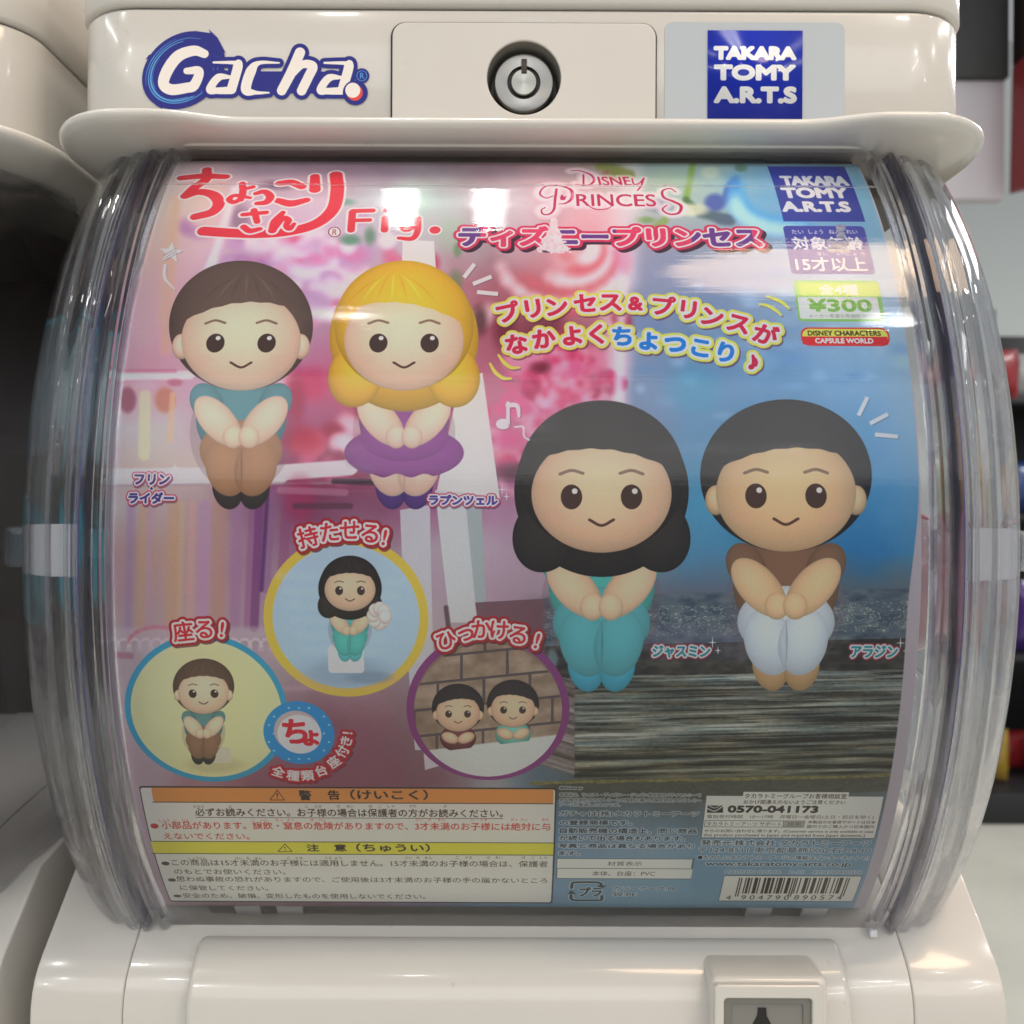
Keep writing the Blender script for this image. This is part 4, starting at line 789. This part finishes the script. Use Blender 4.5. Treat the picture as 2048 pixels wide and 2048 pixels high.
# shop rack with packs of goods
rk = empty('display_rack', (1.5, 3.3, 0)); tag(rk, 'black display rack hung with packs of toys on the shop floor', 'display rack')
def child(o, p):
    o.parent = p; o.matrix_parent_inverse = Matrix.Translation(p.location).inverted(); return o
child(box('base', (1.50, 3.30, 0.0), (2.7, 3.85, 0.10), M['rack'], bevel=0.006), rk)
child(box('back_board', (1.60, 3.80, 0.10), (2.7, 3.84, 1.66), M['rack'], bevel=0.004), rk)
for k, zz in enumerate((0.52, 0.98, 1.36)): child(box('shelf', (1.56, 3.34, zz), (2.7, 3.80, zz + 0.018), M['rack'], bevel=0.003), rk)
child(box('post', (1.53, 3.31, 0.10), (1.56, 3.34, 1.66), M['rack'], bevel=0.003), rk)
rr = random.Random(9); pcol = [('purple', (0.10, 0.03, 0.30)), ('yellow', (0.65, 0.42, 0.05)), ('red', (0.50, 0.03, 0.04)), ('pink', (0.62, 0.22, 0.30)), ('white', (0.62, 0.62, 0.62)), ('green', (0.16, 0.30, 0.05)), ('orange', (0.66, 0.20, 0.03)), ('blue', (0.04, 0.10, 0.36))]
def pillow(name, x, y, z0, w, h, t, m):
    n = 8; v = []; f = []
    for s in (-1, 1):
        for j in range(n + 1):
            for i in range(n + 1):
                u, q = i / n * 2 - 1, j / n * 2 - 1; b = max(0, (1 - u * u) * (1 - q * q)) ** 0.5
                v.append((x + u * w / 2 * (1 - 0.04 * q * q), y + s * t / 2 * b + rr.uniform(-1, 1) * 0.003, z0 + (q + 1) * h / 2))
        o0 = (0 if s < 0 else (n + 1) ** 2)
        f += [(o0 + j * (n + 1) + i, o0 + j * (n + 1) + i + 1, o0 + (j + 1) * (n + 1) + i + 1, o0 + (j + 1) * (n + 1) + i) for j in range(n) for i in range(n)]
    return mesh_obj(name, v, f, m)
rows = {0.10: 'on the rack base', 0.54: 'on the lowest shelf', 1.0: 'on the middle shelf', 1.38: 'on the top shelf'}
pm = {k: mat('pack_' + k, tuple(q * 0.6 for q in c), 0.3, coat=0.4, mottle=0.6, scale=30) for k, c in pcol}
seq = ['yellow', 'red', 'white', 'orange', 'purple', 'pink', 'green', 'blue']
for ri, (z0, wh) in enumerate(rows.items()):
    for i in range(8):
        k = seq[(i + ri * 3) % 8]; w = rr.uniform(0.11, 0.18); hh = rr.uniform(0.13, 0.24)
        o = pillow('toy_pack', 1.60 + i * 0.135, rr.uniform(3.42, 3.6), z0 + 0.008, w, hh, 0.07, pm[k]); tag(o, '%s glossy pack %s of the display rack, %s from its left end' % (k, wh, ['first', 'second', 'third', 'fourth', 'fifth', 'sixth', 'seventh', 'eighth'][i]), 'toy pack', 'packs of goods on the rack')

# ------------------------------------------------------------------ the capsule machine
mc = empty('capsule_machine', (0, 0, 0)); tag(mc, 'ivory capsule toy machine with a clear curved front and a key lock between two logos', 'capsule machine')
HW = 0.1968; DF = 0.440
def plan(off, H, lobe=0.0, drop=0.0, rc=0.031, db=0.68, hw=HW):
    pts = []; w = hw + off; d = DF - off
    def lb(x): return lobe * smooth01((abs(x) - 0.118) / 0.036)
    r = max(rc + off, 0.004); pts.append((-w, db))
    for i in range(0, 13):
        t = math.pi / 2 * i / 12; x = -w + r - r * math.cos(t); y = d + r - r * math.sin(t); pts.append((x, y - lb(x) * math.sin(t)))
    for i in range(1, 60):
        x = -w + r + (2 * w - 2 * r) * i / 60; pts.append((x, d - lb(x)))
    for i in range(12, -1, -1):
        t = math.pi / 2 * i / 12; x = w - r + r * math.cos(t); y = d + r - r * math.sin(t); pts.append((x, y - lb(x) * math.sin(t)))
    pts.append((w, db))
    return [(XM + x, y, EYE + H - drop * smooth01((abs(x) - 0.140) / 0.03)) for x, y in pts]
hs = loft('top_housing', [plan(-0.004, 0.158), plan(0, 0.166), plan(0, 0.190), plan(0, 0.2140), plan(-0.0006, 0.2152), plan(-0.0022, 0.2158)], M['shell'], mc, angle=50)
loft('seam_gap', [plan(-0.003, 0.2150), plan(-0.003, 0.2172)], M['gap'], mc)
loft('lid', [plan(-0.002, 0.2166), plan(0.0004, 0.2172), plan(0.0014, 0.2186), plan(0.001, 0.235), plan(-0.003, 0.262), plan(-0.010, 0.275), plan(-0.03, 0.283)], M['shell2'], mc, angle=50)
loft('lip', [plan(-0.050, 0.1600, 0, 0.007), plan(-0.020, 0.1590, 0, 0.007), plan(-0.008, 0.1588, 0, 0.006), plan(-0.001, 0.1590, 0.002, 0.0045), plan(0.0045, 0.1598, 0.004, 0.003), plan(0.0080, 0.1610, 0.0065, 0.0015), plan(0.0098, 0.1625, 0.0085, 0.0006), plan(0.0100, 0.1640, 0.009), plan(0.0092, 0.1654, 0.009), plan(0.0070, 0.1664, 0.0088), plan(0.0030, 0.1669, 0.007), plan(-0.003, 0.1670, 0.004)], M['shell2'], mc, angle=60)

def plate(name, loops, D, thick, m, parent, bev=0.0003, res=2):
    """flat plate facing the camera, loops of (x, height)"""
    cu = bpy.data.curves.new(name, 'CURVE'); cu.dimensions = '2D'; cu.fill_mode = 'BOTH'; cu.extrude = max(thick / 2 - bev, 0.00001); cu.bevel_depth = bev; cu.bevel_resolution = res; cu.offset = -bev
    for lp in loops:
        sp = cu.splines.new('POLY'); sp.points.add(len(lp) - 1); sp.use_cyclic_u = True
        for q, (x, h) in zip(sp.points, lp): q.co = (x, h, 0, 1)
    t = bpy.data.objects.new('tmp', cu); C.objects.link(t); dg = bpy.context.evaluated_depsgraph_get(); me = bpy.data.meshes.new_from_object(t.evaluated_get(dg)); bpy.data.objects.remove(t); me.name = name
    me.transform(Matrix.Translation((0, D + thick / 2, EYE)) @ Matrix.Rotation(math.radians(90), 4, 'X'))
    me.materials.clear(); me.materials.append(m); o = bpy.data.objects.new(name, me); C.objects.link(o); o.parent = parent
    for p in me.polygons: p.use_smooth = False
    return o
def rrect(x0, h0, x1, h1, r, rb=None):
    rb = r if rb is None else rb; pts = []
    for cx, cy, q, R in ((x1 - r, h1 - r, 0, r), (x0 + r, h1 - r, 90, r), (x0 + rb, h0 + rb, 180, rb), (x1 - rb, h0 + rb, 270, rb)):
        for i in range(7): t = math.radians(q + 15 * i); pts.append((cx + R * math.cos(t), cy + R * math.sin(t)))
    return pts
def circ(cx, cy, r, n=72): return [(cx + r * math.cos(2 * math.pi * i / n), cy + r * math.sin(2 * math.pi * i / n)) for i in range(n)]
LX, LZ = 0.0043, 0.1856
# bore the hole for the lock into the housing
cut = loft('cut', [ring(LX, 0.430, EYE + LZ, 0.0164), ring(LX, 0.462, EYE + LZ, 0.0164)], None)
bo = hs.modifiers.new('bore', 'BOOLEAN'); bo.object = cut; bo.operation = 'DIFFERENCE'; bo.solver = 'EXACT'
dg = bpy.context.evaluated_depsgraph_get(); nm = bpy.data.meshes.new_from_object(hs.evaluated_get(dg)); hs.modifiers.clear(); hs.data = nm; bpy.data.objects.remove(cut)
plate('panel_gap', [rrect(-0.0528, 0.160, 0.0612, 0.2097, 0.0062, 0.001), circ(LX, LZ, 0.0164)], 0.4393, 0.0005, M['gap'], mc, 0.0001)
plate('lock_panel', [rrect(-0.0520, 0.160, 0.0606, 0.2091, 0.0058, 0.001), circ(LX, LZ, 0.0158)], 0.4380, 0.0016, M['panel'], mc, 0.0006)
lk = loft('lock', [ring(LX, 0.4390, EYE + LZ, 0.0161), ring(LX, 0.4460, EYE + LZ, 0.0154), ring(LX, 0.4540, EYE + LZ, 0.0146)], M['socket'], mc, cap0=False, cap1=True, angle=60)
loft('barrel', [ring(LX, 0.4545, EYE + LZ, 0.0130), ring(LX, 0.4440, EYE + LZ, 0.0130), ring(LX, 0.4432, EYE + LZ, 0.0124), ring(LX, 0.4430, EYE + LZ, 0.0116), ring(LX, 0.4431, EYE + LZ, 0.0072), ring(LX, 0.4440, EYE + LZ, 0.0071)], M['steel'], lk, cap0=False, cap1=False, angle=25)
loft('keyway', [ring(LX, 0.4445, EYE + LZ, 0.0074), ring(LX, 0.4446, EYE + LZ, 0.0050)], M['black'], lk, cap0=False, cap1=False)
loft('plug', [ring(LX, 0.4470, EYE + LZ, 0.0057), ring(LX, 0.4428, EYE + LZ, 0.0057), ring(LX, 0.4424, EYE + LZ, 0.0053)], M['steel2'], lk, cap0=False, angle=25)
for ob in [o_ for o_ in lk.children if o_.name.split('.')[0] in ('barrel', 'plug')]:
    v_ = Vector((LX, 0.44, EYE + LZ)); ob.data.transform(Matrix.Translation(-v_)); ob.location = v_
box('notch', (LX - 0.0011, 0.4419, EYE + LZ + 0.0036), (LX + 0.0013, 0.4445, EYE + LZ + 0.0098), M['notch'], lk, bevel=0.0002)

# grey film sticker with the blue maker's mark
plate('film_sticker', [rrect(0.0646, 0.160, 0.1418, 0.2105, 0.0035, 0.001)], 0.4397, 0.0006, M['filmgrey'], mc, 0.0001)
bs = Sheet(600, 556, col=(8, 34, 150)); x0_, y0_, x1_, y1_ = 0, 0, 600, 556
for t, b in (('TAKARA', (36, 98, 562, 188)), ('TOMY', (38, 214, 558, 318)), ('A.R.T.S', (38, 352, 566, 462))): bs.text(t, b, (214, 214, 214), 10)
st_ = grid_sheet('maker_sticker', lambda u, v: (0.0830 + u * 0.0406, 0.4392, EYE + 0.1690 + v * 0.0377), 1, 1, print_mat('maker_print', bs.image('maker_print', 1.2), 0.18, coat=0.2), mc, thick=0.0003)
st_['label'] = 'square blue sticker with three lines of white capitals'
# swirl logo sticker on the left
def logo_sheet(mask):
    g = Sheet(1500, 560, lambda p: (p - np.array([262, 48])) * 3.0, col=(0, 0, 0) if mask else (6, 30, 140))
    W1 = (255, 255, 255); BLU = W1 if mask else (2, 16, 116); WH = W1 if mask else (222, 214, 206); LB = W1 if mask else (76, 146, 200)
    q = lambda x, y: (x / 2.76, y / 2.76)
    g.disc(q(1003, 396), 90, BLU, ry=70, rot=38)
    for t in ([(1060, 178), (1150, 190), (1140, 168), (1190, 215), (1235, 300), (1150, 260)], [(850, 300), (812, 312), (794, 336), (815, 334), (780, 400), (830, 420)], [(800, 520), (850, 590), (892, 614), (880, 594), (960, 604), (900, 540)]):
        g.poly([q(*k) for k in t], BLU)
    for (rx, ry, a0, a1, w) in ((76, 58, 20, 330, 1.2), (71, 54, 60, 300, 2.0), (82, 62, 200, 290, 0.8), (67, 51, 30, 250, 0.8)):
        pts = []
        for a in np.linspace(a0, a1, 16):
            t = math.radians(a); X, Y = rx * math.cos(t), ry * math.sin(t); c, s_ = math.cos(math.radians(38)), math.sin(math.radians(38)); pts.append((363 + X * c + Y * s_, 144 - (X * s_ - Y * c) * 1.0))
        g.strokes([(pts, [w * 0.3, w, w * 0.3])], LB)
    lay = ((9.0, BLU),)
    Ls = [([(1118, 305), (1060, 288), (975, 318), (915, 395), (893, 470), (935, 503), (1020, 493), (1062, 478), (1088, 402), (1020, 400)], [6.5, 8, 9, 9, 8.5, 8.5, 8, 8, 7, 5]),
          ([(1168, 352), (1290, 354), (1303, 372), (1268, 500)], [2, 4, 7.5, 7.5]), ([(1262, 432), (1195, 436), (1150, 500), (1185, 508), (1262, 506)], [3, 6, 6.5, 5, 6]),
          ([(1530, 353), (1420, 354), (1375, 400), (1348, 500), (1400, 518), (1475, 518)], [1.5, 4, 8, 8, 4, 1.5]),
          ([(1645, 296), (1600, 400), (1545, 506)], [8, 8, 7.5]), ([(1612, 420), (1660, 362), (1715, 372), (1692, 430), (1655, 506)], [3, 6, 7.5, 7.5, 7.5]),
          ([(1780, 352), (1900, 354), (1915, 372), (1880, 500)], [2, 4, 7.5, 7.5]), ([(1872, 432), (1805, 436), (1760, 500), (1795, 508), (1872, 506)], [3, 6, 6.5, 5, 6])]
    Ls = [(p, [k * 1.28 if k > 4.5 else k for k in r]) for p, r in Ls]; lay = ((8.0, BLU),)
    g.strokes([([q(*k) for k in p], r) for p, r in Ls], WH, lay)
    g.poly([q(1150, 400), q(1900, 400), q(1880, 520), q(1110, 520)], BLU, 1.0); g.strokes([([q(*k) for k in p], r) for p, r in Ls], WH)
    g.disc((720, 153), 15, BLU); g.disc((707, 187), 25, BLU); g.disc((706, 187), 16, WH if mask else (206, 60, 50)); g.disc((702, 182), 15, WH); reg_ = LB
    g.strokes([([(720 + 10 * math.cos(t), 153 + 10 * math.sin(t)) for t in np.linspace(0, 2 * math.pi, 13)], 0.6)], reg_); g.text('R', (716, 147, 725, 159), reg_, 0.3)
    return g
col_s, msk = logo_sheet(False), logo_sheet(True)
lg = grid_sheet('swirl_logo', lambda u, v: px(262, 48, 0.4397)[0:1] + (0.4397,) + (px(0, 48 + 560 / 3, 0.4397)[2] + v * (560 / 3 / F * 0.4397),) if False else (px(262 + 500 * u, 0, 0.4397)[0], 0.4396, px(0, 48 + (1 - v) * 560 / 3, 0.4397)[2]), 1, 1,
                print_mat('logo_print', col_s.image('logo_print', 1.2, alpha=msk.a[..., 0]), 0.2, coat=0.15, alpha=True), mc)
lg['label'] = 'blue and white swirl lettering sticker'

# clear front: sheet, ribs, seams, rounded ends
fc = grid_sheet('clear_front', lambda u, v: cyl(XM + (u - 0.5) * 0.301, 0.0035, math.radians(-49 + 101 * v)), 4, 120, M['sheet'], mc)
def sweep(name, prof, sgn, p0, p1, n, m, parent):
    rings = [[cyl(XM + sgn * x, dr, math.radians(p0 + (p1 - p0) * i / n)) for x, dr in prof] for i in range(n + 1)]
    return loft(name, rings, m, parent, angle=40)
rib = [(.1495, .0006), (.1495, .0046), (.1505, .0060), (.1520, .0062), (.1534, .0050), (.1545, .0036), (.1560, .0036), (.1570, .0056), (.1582, .0068), (.1598, .0068), (.1606, .0052), (.1606, -.0030), (.1590, -.0034), (.1560, -.0030), (.1545, .0006)]
outer = [(.1616, .0040), (.1628, .0056), (.1650, .0060), (.1672, .0050), (.1686, .0030), (.1705, .0026), (.1722, .0034), (.1740, .0030), (.1768, .0012), (.1805, -.0016), (.1845, -.0050), (.1880, -.0095), (.1910, -.0150), (.1938, -.0215), (.1960, -.0290), (.1974, -.0380), (.1980, -.0500), (.1980, -.1300)]
def inset_prof(p, t):
    out = []
    for i, (x, y) in enumerate(p):
        a = p[max(0, i - 1)]; b = p[min(len(p) - 1, i + 1)]; dx, dy = b[0] - a[0], b[1] - a[1]; L = math.hypot(dx, dy); out.append((x + dy / L * t, y - dx / L * t))
    return out
capp = outer + inset_prof(outer, 0.0030)[::-1]
flp = inset_prof(outer, 0.0034); flp = flp[2:] + inset_prof(outer, 0.0070)[2:][::-1]
for sgn in (-1, 1):
    sweep('front_rib', rib, sgn, -50, 54, 90, M['cap'], mc)
    sweep('rib_seam', [(.1608, -.002), (.1608, .0044), (.1614, .0044), (.1614, -.002)], sgn, -50, 54, 90, M['blueline'], mc)
    sweep('rounded_end', capp, sgn, -56, 58, 90, M['cap'], mc)
    sweep('end_flange', flp, sgn, -2.6, 2.2, 4, M['flange'], mc)
    x0 = XM + sgn * 0.1945; x1 = XM + sgn * (0.2035 if sgn < 0 else 0.2010)
    box('end_lug', (min(x0, x1), 0.402, EYE - 0.0225), (max(x0, x1), 0.428, EYE - 0.0065), M['cap'], mc, bevel=0.002)
    x = XM + sgn * 0.146
box('sheet_clamp', (XM - 0.148, 0.3795, EYE - 0.0), (XM - 0.147, 0.380, EYE + 0.0005), M['cap'], mc, bevel=0) if False else None
# dark rail over the sheet, hinge clips under it
def slab(name, x0, x1, dr0, dr1, p0, p1, m, n=4):
    rings = [[cyl(x0, dr0, a), cyl(x1, dr0, a), cyl(x1, dr1, a), cyl(x0, dr1, a)] for a in [math.radians(p0 + (p1 - p0) * i / n) for i in range(n + 1)]]
    return loft(name, rings, m, mc, angle=40)
slab('top_rail', XM - 0.148, XM + 0.148, -0.012, -0.004, 46.9, 52, M['dark']); slab('rail_strip', XM - 0.122, XM + 0.108, -0.004, -0.0022, 47.9, 49.2, M['greyin'])
slab('film_edge', XM - 0.149, XM + 0.149, 0.0036, 0.0042, 39.93, 40.06, M['cap'], 1)
slab('bottom_rail', XM - 0.150, XM + 0.150, -0.016, -0.006, -48, -42.6, M['greyin'])
for x in (-0.122, -0.104, 0.098, 0.122): slab('hinge_clip', XM + x, XM + x + 0.011, -0.006, -0.0015, -45.2, -43.0, M['clip'])
box('bin_back', (XM - 0.192, 0.655, EYE - 0.20), (XM + 0.192, 0.662, EYE + 0.155), M['dark'], mc, bevel=0.001)
box('bin_roof', (XM - 0.190, 0.475, EYE + 0.146), (XM + 0.190, 0.655, EYE + 0.1505), M['dark'], mc, bevel=0.001)

# lower body
def body(name, x0, x1, bev, off=0.0, m=M['shell']):
    pr = [(.66, -.130), (.4625 + off, -.1615), (.4300 + off, -.1863), (.4262 + off, -.1898), (.4230 + off, -.1938), (.4208 + off, -.1985), (.4195 + off, -.204), (.4191 + off, -.212), (.4190 + off, -EYE + .002), (.66, -EYE + .002)]
    return extrude_x(name, [(d, EYE + h) for d, h in pr], x0, x1, m, mc, bevel=bev, seg=4, angle=55)
body('body_centre', XM - 0.1618, XM + 0.1618, 0.0004, m=M['shell2']); body('body_wing', XM - 0.2000, XM - 0.1621, 0.0012, m=M['shell']); body('body_wing', XM + 0.1621, XM + 0.2000, 0.0012, m=M['shell'])
body('body_gap', XM - 0.1640, XM + 0.1640, 0, off=0.0016, m=M['gap'])
pr = [(.4400, -.190), (.4375, -.1822), (.4345, -.1795), (.4290, -.1806), (.4210, -.1858), (.4150, -.1920), (.4120, -.199), (.4112, -.210), (.4112, -.70), (.4400, -.70)]
extrude_x('front_panel', [(d, EYE + h) for d, h in pr], XM - 0.1345, XM + 0.1345, M['shell'], mc, bevel=0.0030, seg=4, angle=50)
box('coin_housing', (0.0795, 0.4035, EYE - 0.60), (0.1255, 0.434, EYE - 0.1832), M['shell2'], mc, bevel=0.0030, seg=4)
plate('slot_rim', [rrect(0.0800, -0.60, 0.1225, -0.1845, 0.002), rrect(0.0838, -0.59, 0.1182, -0.1898, 0.0015)], 0.4005, 0.0040, M['shell'], mc, 0.0008)
plate('slot_frame', [rrect(0.0838, -0.59, 0.1182, -0.1898, 0.001), rrect(0.0868, -0.58, 0.1150, -0.1925, 0.001)], 0.4020, 0.0025, M['slotgrey'], mc, 0.0003)
ct = plate('coin_plate', [rrect(0.0860, -0.58, 0.1160, -0.1915, 0.0006)], 0.4028, 0.0006, M['socket'], mc, 0.0001)
kh = [(-.0016, 0), (.0016, 0), (.0018, -.0030), (.0046, -.0085), (.0052, -.030), (-.0052, -.030), (-.0046, -.0085), (-.0018, -.0030)]
plate('coin_slot', [[(0.0990 + x, -0.1942 + h) for x, h in kh]], 0.4023, 0.0004, M['black'], ct, 0.00005)
box('small_peg', (0.1525, 0.4340, EYE - 0.1795), (0.1555, 0.4370, EYE - 0.1765), M['clip'], mc, bevel=0.0004)

# ------------------------------------------------------------------ toy capsules in the bin
cm = {'teal': mat('teal_capsule', (0.05, 0.42, 0.52), 0.15, coat=0.5), 'white': mat('milky_capsule', (0.55, 0.56, 0.55), 0.18, coat=0.5), 'pink': mat('pink_capsule', (0.60, 0.12, 0.20), 0.15, coat=0.5), 'blue': mat('blue_capsule', (0.06, 0.16, 0.40), 0.15, coat=0.5), 'green': mat('green_capsule', (0.16, 0.24, 0.12), 0.2, coat=0.5), 'yellow': mat('amber_capsule', (0.62, 0.38, 0.08), 0.2, coat=0.5)}
def hemi(name, r, up, m, parent, n=28, k=9):
    rings = []
    for j in range(k + 1):
        t = math.pi / 2 * j / k; rr_ = max(r * math.cos(t), 0.0002); zz = r * math.sin(t) * up; rings.append([(rr_ * math.cos(2 * math.pi * i / n), rr_ * math.sin(2 * math.pi * i / n), zz) for i in range(n)])
    o = loft(name, rings, m, parent, angle=60); return o
def capsule(x, y, z_, c, rot, label):
    e = empty('toy_capsule', (x, y, EYE + z_)); e.rotation_euler = rot; tag(e, label, 'toy capsule', 'toy capsules in the bin')
    hemi('lower_half', 0.0320, -1, cm[c], e); hemi('upper_half', 0.0326, 1, M['capclear'], e)
    loft('rim', [[((0.0332) * math.cos(2 * math.pi * i / 28), 0.0332 * math.sin(2 * math.pi * i / 28), q) for i in range(28)] for q in (-0.002, 0.002)], cm[c], e)
M['capclear'] = mat('clear_capsule_half', (0.85, 0.88, 0.9), 0.08, trans=0.8, coat=0.3)
for a in ((-.160, .445, .046, 'teal', (2.2, 0.4, 0), 'teal capsule high at the left end of the bin'), (-.158, .520, .008, 'green', (0.5, 0.4, 1), 'dull green capsule behind the teal one, left end of the bin'),
          (-.159, .462, -.024, 'teal', (2.6, -0.5, 1), 'teal capsule under the highest one at the left end'), (-.157, .520, -.086, 'white', (0.3, 0.7, 0), 'milky capsule low at the back of the left end'), (-.159, .468, -.094, 'green', (1.2, -0.3, 0), 'green capsule lowest at the front of the left end'),
          (.166, .452, -.030, 'pink', (2.0, -0.4, 0), 'pink capsule at middle height in the right end of the bin'), (.165, .470, -.096, 'white', (0.4, 0.5, 0), 'milky capsule lowest at the front of the right end'), (.164, .520, .020, 'yellow', (0.9, 0.2, 2), 'amber capsule highest in the right end of the bin'),
          (.164, .532, -.048, 'blue', (0.6, 0.2, 0), 'blue capsule behind the pink one, right end of the bin')):
    capsule(*a)

# ------------------------------------------------------------------ neighbouring machine at the left
def copy_tree(o, parent=None, skip=()):
    c = o.copy(); C.objects.link(c); c.parent = parent
    for ch in list(o.children):
        if ch.name.split('.')[0] not in skip: copy_tree(ch, c, skip)
    return c
nb = copy_tree(mc, skip=('swirl_logo', 'film_sticker', 'maker_sticker', 'lock', 'lock_panel', 'panel_gap', 'coin_slot', 'coin_plate', 'slot_frame', 'slot_rim', 'coin_housing', 'small_peg', 'hinge_clip', 'end_lug', 'end_flange'))
nb.location = (-0.4175, 0.006, 0); nb['label'] = 'second ivory capsule machine cut off by the left edge of the photo, its bin dark'
bpy.data.objects.remove(_to)
